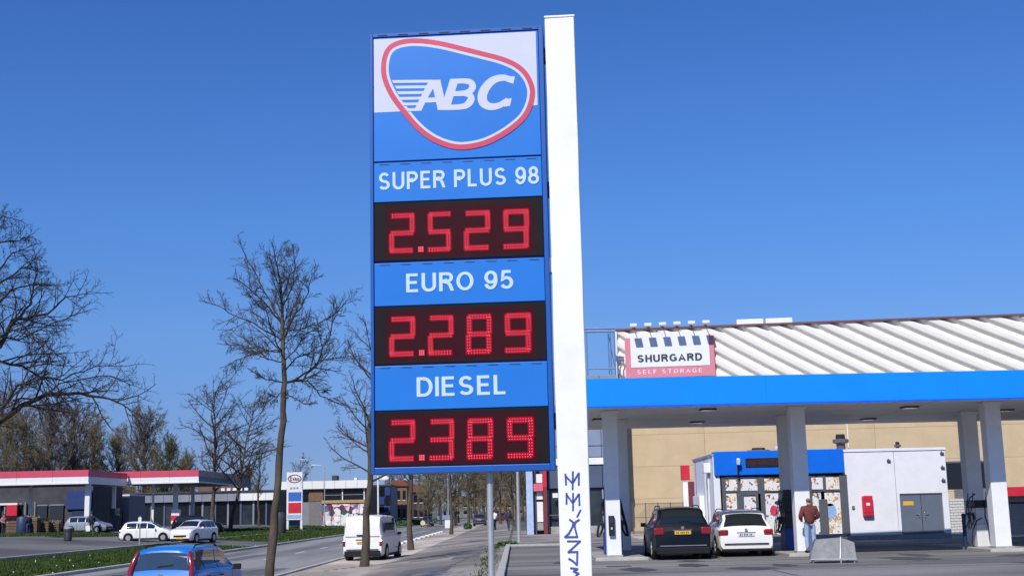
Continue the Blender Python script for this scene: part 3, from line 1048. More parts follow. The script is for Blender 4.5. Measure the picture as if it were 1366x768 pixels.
# ================================================================ price sign
YS = 16.7
SO = at(683, 681, YS); SO.z = 0; SO.x = .55
srz = math.radians(-4.2)
P = Plane(SO, srz)
sign = thing("price_sign", "tall blue fuel price sign on a white pillar tagged with blue graffiti", "price sign", SO, srz)
m_sblue = mat("sign_blue", C(26, 122, 216, .88), rough=.35, var=.04, scale=1.2, dirt=C(44, 126, 206, .88), dirtamt=.35, dscale=2)
m_sframe = mat("sign_frame_blue", C(18, 100, 196, .68), rough=.4, var=.08, scale=4)
m_swhite = mat("sign_white", C(214, 219, 236, .82), rough=.4, var=.03, scale=2)
m_letter = mat("sign_lettering", C(200, 222, 248, .9), rough=.4, var=.02)
m_sred = mat("sign_red", C(198, 62, 92), rough=.4, var=.05)
m_pillar = mat("pillar_white", (.83, .84, .85, 1), rough=.5, var=.04, scale=2, dirt=(.62, .62, .6, 1), dirtamt=.25, dscale=1.3, bump=.12, bscale=8)
m_dark = mat("display_black", C(30, 24, 28), rough=.6, spec=.12, var=.15, scale=3)
m_ledback = mat("display_dim_red", C(54, 14, 24), rough=.6, spec=.1, var=.1)
m_led = mat("led_red", C(120, 10, 30), rough=.4, var=0, emit=C(255, 120, 140), estr=1.1, spec=.1)
m_seam = mat("dark_seam", C(18, 30, 60), rough=.7)
m_galv = mat("galvanised_steel", (.52, .53, .54, 1), rough=.45, var=.12, scale=6, metal=.6)
m_graf = mat("graffiti_blue", C(58, 78, 150), rough=.6, var=.15, scale=20)

# pillar
xl, zt = P.to(729, 25); xr, _ = P.to(767, 24)
xl2, _ = P.to(744.5, 745); xr2, _ = P.to(788, 745)
xl = (xl + xl2) / 2; xr = (xr + xr2) / 2
pil = MB()
nseg = 14
for a in range(1):
    v = []; 
    for k in range(nseg + 1):
        z = -.1 + (zt + .1) * k / nseg
        j = lambda: RNG.uniform(-.004, .004)
        v += [(xl + j(), -.02 + j(), z), (xr + j(), -.02 + j(), z), (xr + j(), .3, z), (xl + j(), .3, z)]
    f = [(4 * k + i, 4 * k + (i + 1) % 4, 4 * k + 4 + (i + 1) % 4, 4 * k + 4 + i) for k in range(nseg) for i in range(4)]
    f.append((4 * nseg, 4 * nseg + 1, 4 * nseg + 2, 4 * nseg + 3))
    pil.add(v, f)
pil.build("pillar", m_pillar, sign, bevel=.012)
MB().box(xl - .008, xr + .008, -.03, .31, zt, zt + .03).build("pillar_cap", m_pillar, sign, bevel=.008)
# graffiti strokes (from the photograph)
gm = MB()
T = lambda x, y: P.to(736 + x * .1927, 620 + y * .1927, dy=-.02)
for st in [[(95, 62), (100, 135)], [(98, 76), (140, 122)], [(147, 45), (145, 168)], [(150, 118), (183, 62)], [(188, 55), (188, 138)],
           [(103, 195), (103, 268)], [(105, 206), (145, 260)], [(148, 195), (148, 312)], [(152, 255), (186, 202)], [(190, 200), (192, 278)],
           [(200, 310), (177, 356)], [(125, 376), (150, 395), (145, 425), (120, 470), (92, 496), (178, 495), (165, 450), (158, 415), (165, 392), (190, 376)],
           [(110, 525), (198, 525), (115, 600), (178, 598), (175, 688), (150, 664), (120, 645)],
           [(132, 710), (180, 716), (152, 733), (186, 746), (168, 762)]]:
    ribbon(gm, [T(*q) for q in st], .024, -.0275, -.023)
gm.build("graffiti", m_graf, sign)

# cabinet
X0, ZT = P.to(495, 46); X1, ZT2 = P.to(726.5, 34)
_, ZBt = P.to(494, 634); X1b, ZB2 = P.to(739.5, 625)
X1 = (X1 + X1b) / 2 - .01
X0 = P.to(494, 340)[0]
ZT = (ZT + ZT2) / 2; ZBo = (ZBt + ZB2) / 2
cab = MB().box(X0 + .03, X1 - .03, .06, .34, ZBo + .02, ZT - .02)
cab.build("cabinet", m_sframe, sign, bevel=.01)
fw = .045
fr = MB()
fr.box(X0, X0 + fw, 0, .36, ZBo, ZT); fr.box(X1 - fw * 1.4, X1, 0, .36, ZBo, ZT)
fr.box(X0 + fw, X1 - fw * 1.4, 0.002, .358, ZT - .05, ZT); fr.box(X0 + fw, X1 - fw * 1.4, .002, .358, ZBo, ZBo + .085)
fr.build("frame", m_sframe, sign, bevel=.006)
# dark gap + brackets between cabinet and pillar
m_bracket = mat("bracket_dark", C(25, 40, 75), rough=.6)
for pz in (70, 250, 352, 560):
    z = P.to(735, pz)[1]
    MB().box(X1, xl, .08, .2, z - .1, z + .1).build("bracket", m_bracket if pz != 352 else m_pillar, sign)
xi0, xi1 = X0 + fw, X1 - fw * 1.4


def zrow(pl, pr):           # left and right pixel heights of a horizontal edge -> one level
    return (P.to(498, pl, dy=.02)[1] + P.to(727, pr, dy=.02)[1]) / 2


rows = dict(top=zrow(50, 40), n1=zrow(214, 208), d1=zrow(270, 261), e1=zrow(349, 341), n2=zrow(349, 342), d2=zrow(409, 401), e2=zrow(487, 480), d3=zrow(549, 541), e3=zrow(628, 620))
GAP = .012


def panel(name, za, zb, m, y=.02, th=.035):
    return MB().box(xi0 + .006, xi1 - .006, y, y + th, za, zb).build(name, m, sign, bevel=.004)


# logo panel: white upper field, blue lower field, ring, ABC
zsplit = (P.to(497, 151)[1] + P.to(722, 139)[1]) / 2
lp = panel("logo_panel", rows['n1'] + GAP, ZT - .055, m_sblue)
yl = .02
MB().box(xi0 + .012, xi1 - .035, yl - .004, yl - .0005, zsplit, ZT - .075).build("white_field", m_swhite, lp)
L = lambda x, y: P.to(480 + x * .2735, 10 + y * .2735, dy=.01)
outl = [(300, 150), (400, 164), (500, 188), (600, 213), (700, 240), (775, 275), (825, 325), (853, 395), (845, 470), (810, 540), (750, 595), (680, 640), (600, 675), (500, 692), (420, 680), (340, 645), (270, 590), (210, 520), (150, 440), (112, 360), (102, 290), (115, 220), (150, 176), (215, 153)]
cen = (460, 400)


def shrink(pts, d):
    n = len(pts); out = []
    for i in range(n):
        a, b = pts[i - 1], pts[(i + 1) % n]
        t = Vector((b[0] - a[0], b[1] - a[1])).normalized()
        out.append((pts[i][0] - t.y * d, pts[i][1] + t.x * d))
    return out


so = smooth_loop(outl, 4)
MB().prism([L(*q) for q in so], yl - .010, yl - .0045).build("logo_ring", m_sred, lp)
MB().prism([L(*q) for q in shrink(so, 25)], yl - .0125, yl - .0105).build("logo_white_band", m_swhite, lp)
MB().prism([L(*q) for q in shrink(so, 38)], yl - .015, yl - .013).build("logo_field", m_sblue, lp)
tb = MB()
# A, B, C drawn as heavy slanted shapes
ys0 = yl - .0185; ys1 = yl - .0152


def poly(pts, y=ys0):
    tb.prism([L(*q) for q in pts], y, ys1)


poly([(338, 353), (392, 352), (412, 440), (424, 498), (380, 500), (371, 458), (357, 395), (322, 455), (300, 503), (262, 505)], ys0 - .0004)
poly([(327, 440), (366, 438), (372, 462), (312, 464)], ys0 - .0008)


def sm_open(cl, w, k=4):
    P2 = [cl[0]] + cl + [cl[-1]]; W2 = [w[0]] + w + [w[-1]]
    oc, ow = [], []
    for i in range(1, len(P2) - 2):
        for j in range(k):
            t = j / k
            f = lambda a, b, c, d: .5 * (2 * b + (c - a) * t + (2 * a - 5 * b + 4 * c - d) * t * t + (3 * b - a - 3 * c + d) * t ** 3)
            oc.append((f(*[P2[i + q][0] for q in (-1, 0, 1, 2)]), f(*[P2[i + q][1] for q in (-1, 0, 1, 2)]))); ow.append(f(*[W2[i + q] for q in (-1, 0, 1, 2)]))
    return oc + [cl[-1]], ow + [w[-1]]


def thick(cl, w, y=ys0):
    """smooth band of changing width along a centre line, one closed outline"""
    cl, w = sm_open(cl, w)
    n = len(cl); lo = []; ro = []
    for i in range(n):
        a = cl[max(0, i - 1)]; b = cl[min(n - 1, i + 1)]
        t = Vector((b[0] - a[0], b[1] - a[1])).normalized()
        lo.append(L(cl[i][0] - t.y * w[i] / 2, cl[i][1] + t.x * w[i] / 2)); ro.append(L(cl[i][0] + t.y * w[i] / 2, cl[i][1] - t.x * w[i] / 2))
    for i in range(n - 1):
        tb.prism([lo[i], lo[i + 1], ro[i + 1], ro[i]], y, ys1)


poly([(440, 348), (484, 346), (436, 500), (392, 500)])
thick([(462, 360), (505, 358), (538, 364), (550, 384), (538, 406), (510, 417), (448, 421)], [25, 25, 29, 33, 31, 27, 23], ys0 - .0005)
thick([(500, 419), (532, 425), (543, 444), (530, 468), (500, 483), (420, 488)], [22, 28, 34, 34, 28, 25], ys0 - .001)
thick([(738, 352), (700, 342), (655, 352), (618, 384), (598, 425), (602, 462), (632, 482), (675, 479), (712, 458), (722, 444)], [28, 31, 36, 42, 46, 44, 36, 30, 28, 20], ys0)
poly([(722, 334), (757, 336), (748, 372), (716, 362)], ys0 - .0005)
poly([(710, 450), (741, 441), (732, 480), (703, 484)], ys0 - .0005)
for k, (xa, xb) in enumerate([(155, 345), (170, 325), (180, 315), (190, 300), (205, 290), (225, 280)]):
    y0 = 352 + k * 27.5
    poly([(xa, y0 + 2), (xb + 6, y0), (xb, y0 + 14), (xa + 8, y0 + 16)], ys0 - .0001)
tb.build("logo_letters", m_swhite, lp)

# name panels
for (nm, za, zb, txt, px) in [("name_panel", rows['d1'] + .01, rows['n1'] - GAP, "SUPER PLUS 98", (504, 252, 231, 719, 246, 220)),
                              ("name_panel", rows['d2'] + .01, rows['n2'] - GAP, "EURO 95", (541, 389, 364, 685, 385, 360)),
                              ("name_panel", rows['d3'] + .01, rows['e2'] - GAP, "DIESEL", (555, 528, 503, 676, 526, 499))]:
    pn = panel(nm, za, zb, m_sblue)
    a = P.to(px[0], px[1], dy=.01); b = P.to(px[3], px[4], dy=.01); t1 = P.to(px[0], px[2], dy=.01); t2 = P.to(px[3], px[5], dy=.01)
    letters(txt, a[0], b[0], (a[1] + b[1]) / 2, (t1[1] + t2[1]) / 2, .0198, m_letter, pn, .005, w=.18)
    # dashed dark slots along the upper edge of the panel
    w = (xi1 - xi0)
    sme = None
    for k in range(8):
        cx = xi0 + w * (k + .5) / 8
        if sme is None:
            so_ = MB().prism([(-w * .034, -.030), (w * .028, -.036), (w * .036, -.024), (-w * .02, -.020)], .0185, .0198).build("slot", m_seam, pn); sme = so_.data
        else: so_ = obj("slot", sme, pn)
        so_.location = (cx, 0, zb)
for k in range(8):
    cx = xi0 + (xi1 - xi0) * (k + .5) / 8
    MB().box(cx - .075, cx + .06, -.001, .0015, ZT - .036, ZT - .022).build("slot", m_seam, sign)

SEG = {'2': 'abged', '5': 'afgcd', '9': 'abfgcd', '8': 'abcdefg', '3': 'abgcd'}
digx = [(519, 551), (571, 601), (621, 653), (672, 706)]


def display(za, zb, s, topl, botl, topr, botr, xs_):
    d = panel("price_display", za, zb, m_dark, .024, .03)
    # slightly glowing background field
    for i, ch in enumerate(s):
        x0p, x1p = xs_[i]
        f = (x0p - 519) / (706 - 519)
        tp = topl + (topr - topl) * f; bt = botl + (botr - botl) * f
        a = P.to(x0p, bt, dy=.02); b = P.to(x1p, tp, dy=.02)
        x0, x1, z0, z1 = a[0], b[0], a[1], b[1]
        sw = (x1 - x0) * .185
        zm = (z0 + z1) / 2
        mb = MB()
        R = {'a': (x0 + sw * .45, x1 - sw * .15, z1 - sw, z1, 0), 'd': (x0 + sw * .1, x1 - sw * .45, z0, z0 + sw, 0), 'g': (x0 + sw * .3, x1 - sw * .3, zm - sw / 2, zm + sw / 2, 0),
             'f': (x0 + sw * .15, x0 + sw * 1.15, zm + .15 * sw, z1 - sw * .35, 1), 'b': (x1 - sw, x1, zm + .15 * sw, z1 - sw * .35, 1),
             'e': (x0 - sw * .05, x0 + sw * .95, z0 + sw * .35, zm - .15 * sw, 1), 'c': (x1 - sw * 1.15, x1 - sw * .15, z0 + sw * .35, zm - .15 * sw, 1)}
        mb.c = 1
        for k in SEG[ch]:
            q = R[k]
            mb.box(q[0] - .008, q[1] + .008, .0222, .0238, q[2] - .008, q[3] + .008)
        mb.c = 0
        pitch = .036
        for k in SEG[ch]:
            xa, xb, zc, zd, v = R[k]
            nx = 2 if v else max(6, round((xb - xa) / pitch)); nz = max(6, round((zd - zc) / pitch)) if v else 2
            for ix in range(nx):
                for iz in range(nz):
                    cx = xa + (xb - xa) * (ix + .5) / nx; cz = zc + (zd - zc) * (iz + .5) / nz
                    r = .0062
                    mb.add([(cx - r, .0215, cz - r), (cx + r, .0215, cz - r), (cx + r, .0215, cz + r), (cx - r, .0215, cz + r), (cx - r, .0225, cz - r), (cx + r, .0225, cz - r), (cx + r, .0225, cz + r), (cx - r, .0225, cz + r)],
                           [(0, 1, 2, 3), (0, 4, 5, 1), (1, 5, 6, 2), (2, 6, 7, 3), (3, 7, 4, 0)])
        mb.build("digit", [m_led, m_seg], d)
        if i == 0:
            mb = MB()
            cx = x1 + .085
            mb.c = 1; mb.box(cx - .04, cx + .04, .0222, .0238, z0, z0 + .08); mb.c = 0
            for ix in range(3):
                for iz in range(3):
                    mb.box(cx + (ix - 1) * .025 - .008, cx + (ix - 1) * .025 + .008, .0215, .0222, z0 + .015 + iz * .025 - .008, z0 + .015 + iz * .025 + .008)
            mb.build("decimal_point", [m_led, m_seg], d)
    a = P.to(xs_[0][0] - 4, (topl + botl) / 2 + 34, dy=.02); b = P.to(xs_[-1][1] + 5, (topr + botr) / 2 - 35, dy=.02)
    MB().box(a[0], b[0], .0238, .0242, a[1] + .0, b[1]).build("led_field", m_ledback, d)
    return d


m_seg = mat("led_segment_glow", C(60, 4, 14), rough=.4, var=0, spec=.1, emit=C(178, 6, 40), estr=.85)
display(rows['e1'] + .012, rows['d1'] - .008, "2529", 283, 337, 276, 330, [(519, 552), (570, 601), (619, 653), (671, 705)])
display(rows['e2'] + .012, rows['d2'] - .008, "2289", 421, 475, 415, 469, [(519, 553), (571, 604), (622, 655), (673, 708)])
display(ZBo + .1, rows['d3'] - .008, "2389", 559, 615, 555, 610, [(519, 553), (572, 605), (623, 657), (676, 711)])
# steel support pole below the sign
xp, _ = P.to(650.5, 700, dy=.2)
MB().tube([(xp, .2, 0), (xp, .2, ZBo + .05)], .042, 14).build("support_pole", m_galv, sign, smooth=True)
MB().lathe([(.11, 0), (.11, .02), (.05, .03)], (xp, .2, 0.004), 14).build("pole_foot", m_galv, sign)

# dark flat oblongs in rows across the sidewalk
m_dp = mat("dark_oblong", (.085, .08, .078, 1), rough=.9, var=.2)
dpm = None
for (x0, y0, x1, y1, n) in [(546, 749.5, 598, 742.5, 7), (575, 731, 618, 726.5, 5), (590, 759, 642, 736, 9), (430, 762, 500, 752, 6), (640, 733, 668, 728, 3)]:
    for k in range(n):
        f = (k + .5) / n
        p = gat(x0 + (x1 - x0) * f, y0 + (y1 - y0) * f)
        if not (-8.1 < p.x < -.6): continue
        if dpm is None:
            o = MB().add([(-.1, -.22, 0), (.1, -.22, 0), (.1, .22, 0), (-.1, .22, 0)], [(0, 1, 2, 3)]).build("dark_oblong", m_dp); dpm = o.data
        else: o = obj("dark_oblong", dpm)
        struct(o); o.location = (p.x, p.y, gz(p.x) + .011); o.rotation_euler = (0, -math.atan(.4 / 5.55) if p.x > -6 else 0, RNG.uniform(-.1, .1))

# oil stains and repair patches on the forecourt and the sidewalk
m_oil = mat("oil_stain", (.06, .06, .063, 1), rough=.7, var=.3, scale=6)
m_rep = mat("repair_patch", (.12, .12, .125, 1), rough=.9, var=.25, scale=8)
r7 = random.Random(9)
for (x, y, sx, sy) in [(5.0, 37.2, .5, 1.3), (7.3, 36.0, .35, 1.0), (6.2, 34.6, .7, .9), (11.5, 38.2, .8, 1.4), (13.4, 35.2, .5, 1.6), (3.2, 35.4, .5, 1.2), (1.6, 41, .6, 1.5), (12.4, 40.8, .4, 1.4), (15, 38.9, .9, 1.0), (5.3, 40.1, .4, .8)]:
    n = 18
    pts_ = [(math.cos(k * 2 * math.pi / n) * sx * r7.uniform(.6, 1.2), math.sin(k * 2 * math.pi / n) * sy * r7.uniform(.6, 1.2), 0) for k in range(n)]
    struct(MB().add(pts_, [tuple(range(n))]).build("oil_stain", m_oil, loc=(x, y, .0065)))
for (x, y, w, d) in [(2.0, 46, 1.4, 5), (10.8, 34.6, 3.2, 1.8), (-2.6, 50, 1.1, 3), (-3.8, 40, 1.6, 4), (-2.0, 64, 1.8, 4), (-10.3, 46, 1.2, 6), (-14.4, 62, 1.0, 9)]:
    xs_ = [x, x + w]
    o = MB().add([(xs_[0], y, gz(xs_[0]) + .0075), (xs_[1], y, gz(xs_[1]) + .0075), (xs_[1], y + d, gz(xs_[1]) + .0075), (xs_[0], y + d, gz(xs_[0]) + .0075)], [(0, 1, 2, 3)]).build("repair_patch", m_rep)
    struct(o)
# ================================================================ petrol station on the right
m_canblue = mat("canopy_blue", C(8, 140, 236, .95), rough=.35, var=.05, scale=.6)
m_soffit = mat("soffit_grey", (.80, .78, .76, 1), rough=.6, var=.12, scale=.7, dirt=(.6, .58, .56, 1), dirtamt=.4, dscale=.5)
m_colw = mat("column_white", (.80, .81, .82, 1), rough=.5, var=.05, scale=2, dirt=(.55, .56, .56, 1), dirtamt=.3, dscale=1.2)
m_conc = mat("island_concrete", (.33, .32, .30, 1), rough=.9, var=.2, scale=4, bump=.4)
m_black = mat("black_paint", (.015, .016, .02, 1), rough=.4)
m_pgrey = mat("pump_grey", (.68, .68, .67, 1), rough=.4, var=.08)
m_pblue = mat("pump_blue", C(20, 60, 150), rough=.4)
m_screen = mat("pump_screen", (.03, .05, .08, 1), rough=.1)
m_trim = mat("fascia_edge", C(20, 90, 215), rough=.4)

cl = at(764, 500, 39.5)
crz = math.radians(1.2)
can = thing("station_canopy", "long flat canopy with a bright blue edge over the pumps", "canopy", (cl.x, 39.5, 0), crz)
CP = Plane((cl.x, 39.5, 0), crz)
zt = CP.to(1075, 499)[1]; zb_ = CP.to(1075, 537)[1]
CW, CD = 24, 13.0
# fascia boards, one by one
bw = 6.0
for i in range(int(CW / bw)):
    MB().box(i * bw + .001, (i + 1) * bw - .001, 0, .06, zb_, zt).build("fascia_board", m_canblue, can, bevel=.004)
    MB().box(i * bw + .004, (i + 1) * bw - .004, CD - .06, CD, zb_ + .16, zt).build("fascia_board", m_canblue, can, bevel=.004)
MB().box(-.06, 0, 0, CD, zb_, zt).build("fascia_board", m_canblue, can, bevel=.004)
MB().box(CW, CW + .06, 0, CD, zb_, zt).build("fascia_board", m_canblue, can, bevel=.004)
MB().box(-.03, CW, -.02, .0, zb_ - .03, zb_ + .03).build("fascia_trim", m_trim, can)
MB().box(.05, CW - .05, .06, CD - .06, zb_ + .25, zt - .1).build("roof", m_soffit, can)
n = 0
sme = None
for i in range(20):
    for j in range(5):
        w = (CW - .1) / 20; d = (CD - .12) / 5
        if sme is None:
            o = MB().box(.008, w - .008, .008, d - .008, -.03, 0).build("soffit_panel", m_soffit, can); sme = o.data
        else: o = obj("soffit_panel", sme, can)
        o.location = (.05 + i * w, .06 + j * d, zb_ + .14 + RNG.uniform(-.006, .006))
m_lampgl = mat("soffit_lamp_glass", (.6, .6, .58, 1), rough=.2)
for (px, py) in [(944, 545), (1158, 558), (1213, 542), (800, 558), (930, 562), (1340, 546)]:
    p = ray(px, py); t = (zb_ + .11 - CAMZ) / p.z; q = Vector((p.x * t, p.y * t, 0)) - Vector((cl.x, 39.5, 0))
    q.rotate(Quaternion((0, 0, 1), -crz))
    if not (0.3 < q.y < CD - .3): continue
    f_ = MB().box(-.26, .26, -.26, .26, -.05, .0).build("downlight", m_black, can, loc=(q.x, q.y, zb_ + .11))
    MB().box(-.2, .2, -.2, .2, -.062, -.05).build("lamp_glass", m_lampgl, f_)


def column(x, y, w, label):
    MB_ = MB().box(-w / 2, w / 2, -w / 2, w / 2, .1, zb_ + .14)
    t = thing("canopy_column", label, "column", (x, y, 0), 0, "white columns holding up the blue canopy")
    MB_.build("shaft", m_colw, t, bevel=.02)
    MB().box(-w / 2 - .05, w / 2 + .05, -w / 2 - .05, w / 2 + .05, zb_ - .0, zb_ + .09).build("capital_plate", m_soffit, t)
    MB().box(-w / 2 - .03, w / 2 + .03, -w / 2 - .03, w / 2 + .03, .1, .16).build("foot_plate", m_conc, t)
    return t


CX = [at(819, 730, 42.5).x, at(1071.5, 720, 42.5).x, at(1336, 730, 42.5).x]
c1 = column(CX[0], 42.5, .47, "white canopy column with a black card reader, nearest the big sign pillar")
c2 = column(CX[1], 42.5, .5, "white canopy column the man in the brown jacket stands at")
c3 = column(CX[2], 42.5, .52, "white canopy column at the right, in front of the red awning")
b1 = column(at(829, 620, 47).x, 47.0, .46, "rear canopy column half hidden behind the column with the card reader")
b2 = column(at(1051, 640, 47).x, 47.0, .52, "rear canopy column just left of and behind the man's column")
b3 = column(at(1295, 620, 47).x, 47.0, .55, "rear canopy column behind the grey pump with looping hoses")
# card reader
cr = MB(); cr.box(-.17, .02, -.36, -.285, .78, 1.42); cr.build("card_reader", m_black, c1, bevel=.01)
MB().box(-.13, -.02, -.365, -.36, 1.2, 1.36).build("reader_screen", m_screen, c1)
MB().box(-.10, -.05, -.368, -.36, .98, 1.05).build("reader_slot", m_lampgl, c1)
k = 0
for i, x in enumerate(CX):
    t = thing("pump_island", ["raised concrete island under the column with the card reader", "raised concrete island where the man in brown stands", "raised concrete island under the rightmost column"][i], "pump island", (x, 41.7, 0), 0, "concrete pump islands")
    MB().box(-.62, 1.0, 0, 6.4, -.05, .10).build("slab", m_conc, t, bevel=.03)
    MB().box(-.66, 1.04, -.04, 0, -.05, .105).build("edge_kerb", M_kerb, t, bevel=.02)


def pump(x, y, label, body, low, tall=1.9, few=False):
    t = thing("fuel_pump", label, "fuel pump", (x, y, .1), 0, "fuel pumps between the canopy columns")
    MB().box(-.3, .3, -.45, .45, 0, .75).build("lower_cabinet", low, t, bevel=.02)
    MB().box(-.26, .26, -.4, .4, .75, 1.3).build("upper_cabinet", body, t, bevel=.02)
    MB().box(-.3, .3, -.45, .45, 1.3, tall).build("display_head", m_black, t, bevel=.03)
    for sd in (-1, 1):
        MB().box(sd * .3, sd * .315, -.3, .3, 1.4, tall - .12).build("display", m_screen, t)
        for j, yy in enumerate((-.36, .1) if few else (-.42, -.22, .1, .35)):
            m = MB()
            m.cbox((sd * .34, yy, 1.02), (.06, .08, .24), ry=sd * .2)
            m.tube([(sd * .38, yy, 1.1), (sd * .46, yy, 1.04), (sd * .49, yy, .92)], .015, 6)
            m.build("nozzle", m_black, t)
            h = MB()
            px = []
            for q in range(11):
                u = q / 10
                px.append((sd * (.30 + .22 * math.sin(u * math.pi)), yy + .03 * math.sin(u * 5 + j), 1.0 - .75 * math.sin(u * math.pi) ** .8 + u * .8))
            h.tube(px, .017, 6)
            h.build("hose", m_black, t, smooth=70)
    return t


pump(at(817, 710, 44.9).x, 44.9, "dark fuel pump behind the column with the card reader", m_pblue, m_pblue)
pump(at(1056, 710, 44.9).x, 44.9, "tall black and blue fuel pump beside the man in brown", m_black, m_pblue, 2.05)
PX3 = at(1308, 700, 44.25).x
p3_ = pump(PX3, 44.25, "pale grey fuel pump with two big looping black hoses", m_pgrey, m_pgrey, 1.55, True)
for (pts) in ([(1296, 699), (1293, 685), (1291, 672), (1294, 663), (1301, 658)], [(1316, 660), (1314, 672), (1314, 688), (1318, 700), (1321, 722)], [(1301, 735), (1297, 722), (1298, 706), (1303, 694), (1310, 690)]):
    m = MB(); q = []
    for p in pts: w = at(*p, 43.72); q.append(w - Vector((PX3, 44.25, .1)))
    m.tube(q, .022, 7); m.build("hose", m_black, p3_, smooth=70)
tb_ = thing("steel_bollard", "thin dark steel post left of the pale grey pump", "bollard", (at(1286, 700, 44.0).x, 44.0, .1))
MB().tube([(0, 0, 0), (0, 0, 1.05)], .06, 10).build("post", m_bracket, tb_, smooth=50)
MB().lathe([(.075, 1.05), (.06, 1.1), (.02, 1.12)], (0, 0, 0), 10).build("cap", m_black, tb_)

# cars at the pumps
m_pblk = mat("paint_black", (.003, .0034, .005, 1), rough=.3, coat=.2, var=.05, spec=.3)
m_pwht = mat("paint_white", (.78, .77, .74, 1), rough=.3, coat=.7, var=.02)
car("parked_car", "black SUV seen from behind with a yellow number plate at the pumps", "car", 'suv', 4.55, 1.84, 1.64, m_pblk, (5.27, 43.4, 0), math.radians(-1), plate=M_plate_y, wr=.35, rails='dark', group="cars at the pumps")
car("parked_car", "white estate car seen from behind next to the black SUV", "car", 'wagon', 4.6, 1.80, 1.50, m_pwht, (7.50, 44.7, 0), math.radians(-1), plate=M_plate_w, wr=.32, rails='dark', group="cars at the pumps")
# person
m_brown = mat("jacket_brown", C(104, 52, 46), rough=.8, var=.25, scale=9)
m_jean = mat("jeans_light", C(150, 172, 205), rough=.9, var=.25, scale=7)
m_hgrey = mat("hair_grey", C(120, 100, 90), rough=.9)
person("man in a brown jacket and light jeans seen from behind at the white column", (at(1082, 730, 41.72).x, 41.72, .105), math.radians(6), m_brown, m_jean, m_hgrey, 'stand', 1.76, bald=True)
# steel wedge box
m_zinc = mat("zinc_sheet", (.17, .175, .185, 1), rough=.5, var=.25, scale=5, metal=.3, dirt=(.14, .14, .15, 1), dirtamt=.6, dscale=2)
wb = thing("steel_box", "low grey sheet steel box with sloping sides on the forecourt", "container", (8.88, 36.9, 0), math.radians(-6))
v = [(-.64, -.35, .12), (.64, -.35, .1), (.6, .45, .1), (-.6, .45, .12), (-.42, .0, .66), (.25, -.02, .70), (.5, .38, .64), (-.42, .40, .66), (.62, -.2, .56), (-.62, -.2, .3)]
MB().add(v, [(0, 1, 5, 4), (1, 8, 5), (1, 2, 6, 8), (5, 8, 6), (4, 5, 6, 7), (2, 3, 7, 6), (3, 0, 9), (0, 4, 9), (3, 9, 7), (9, 4, 7), (0, 3, 2, 1)]).build("shell", m_zinc, wb, bevel=.012)
MB().tube([(.18, -.36, .1), (.27, -.06, .71), (.52, .34, .67)], .014, 6).build("edge_rail", m_galv, wb)
MB().tube([(-.64, -.36, .12), (.64, -.36, .1)], .012, 6).build("edge_rail", m_galv, wb)
for xx, yy in ((-.55, -.28), (.2, -.36), (.58, -.28), (.5, .38), (-.5, .38)):
    MB().tube([(xx, yy, 0), (xx, yy, .14)], .022, 6).build("leg", m_galv, wb)

# ---------------------------------------------------------------- kiosk
YK = 58.0
KD = 6.4
KO = Vector((at(953, 650, YK).x, YK, 0))
K = Plane(KO, 0)
kx = lambda px, py=660, dy=0: K.to(px, py, dy)[0]
kz = lambda px, py, dy=0: K.to(px, py, dy)[1]
kiosk = thing("station_shop", "white station shop with a blue fascia and postered windows", "shop", KO)
m_kwall = mat("shop_wall_white", (.76, .78, .83, 1), rough=.7, var=.04, scale=2, dirt=(.55, .56, .56, 1), dirtamt=.25, dscale=.8, bump=.15)
m_kblue = mat("shop_fascia_blue", C(6, 110, 226, .95), rough=.35, var=.05)
m_frame = mat("window_frame_grey", C(86, 90, 98), rough=.5)
m_doorg = mat("door_grey", C(98, 108, 124), rough=.5, var=.07, scale=3)
m_fire = mat("fire_red", C(200, 40, 62), rough=.4)
xW0, xW1 = kx(1127), kx(1265)
zK = (kz(1127, 598) + kz(1265, 597)) / 2
MB().box(xW0, kx(1196) - .01, 0, .3, -.05, zK - .12).build("wall_panel", m_kwall, kiosk, bevel=.01)
dx0, dx1 = kx(1200), kx(1257)
dz = kz(1228, 657.5)
MB().box(kx(1196) + .01, dx0, 0, .3, -.05, dz).build("wall_panel", m_kwall, kiosk)
MB().box(kx(1196) + .01, xW1, 0, .3, dz, zK - .12).build("wall_panel", m_kwall, kiosk, bevel=.01)
MB().box(dx1, xW1, 0, .3, -.05, dz).build("wall_panel", m_kwall, kiosk)
MB().box(xW0 - .03, xW1 + .04, -.04, .34, zK - .12, zK).build("roof_trim", m_kwall, kiosk, bevel=.01)
MB().box(xW0 + .5, xW1 + .0, .3, KD, -.05, zK - .15).build("rear_volume", m_kwall, kiosk)
MB().box(.02, xW0 + .5, .75, KD, -.05, zK - .15).build("rear_volume", mat("shop_inside", (.16, .16, .17, 1)), kiosk)
MB().box(xW0, xW1, -.015, 0, 0, .22).build("plinth", m_conc, kiosk)
# doors
mid = (dx0 + dx1) / 2
for a, b in ((dx0 + .03, mid - .012), (mid + .012, dx1 - .03)):
    d = MB().box(a, b, .05, .12, .06, dz - .04).build("door", m_doorg, kiosk, bevel=.008)
    hx = b - .12 if a < mid - .5 else a + .12
    MB().cbox((hx, .035, 1.05), (.05, .04, .2)).build("handle", M_chrome, d, bevel=.006)
    MB().cbox((hx + (.07 if a > mid - .5 else -.07), .02, 1.08), (.16, .03, .03)).build("handle", M_chrome, d)
MB().box(kx(1205, 670), kx(1219, 670), .042, .05, kz(1210, 673.5), kz(1210, 668)).build("door_label", M_plate_y, kiosk)
MB().box(dx0 - .02, dx1 + .02, .02, .05, dz - .04, dz).build("door_frame", m_frame, kiosk)
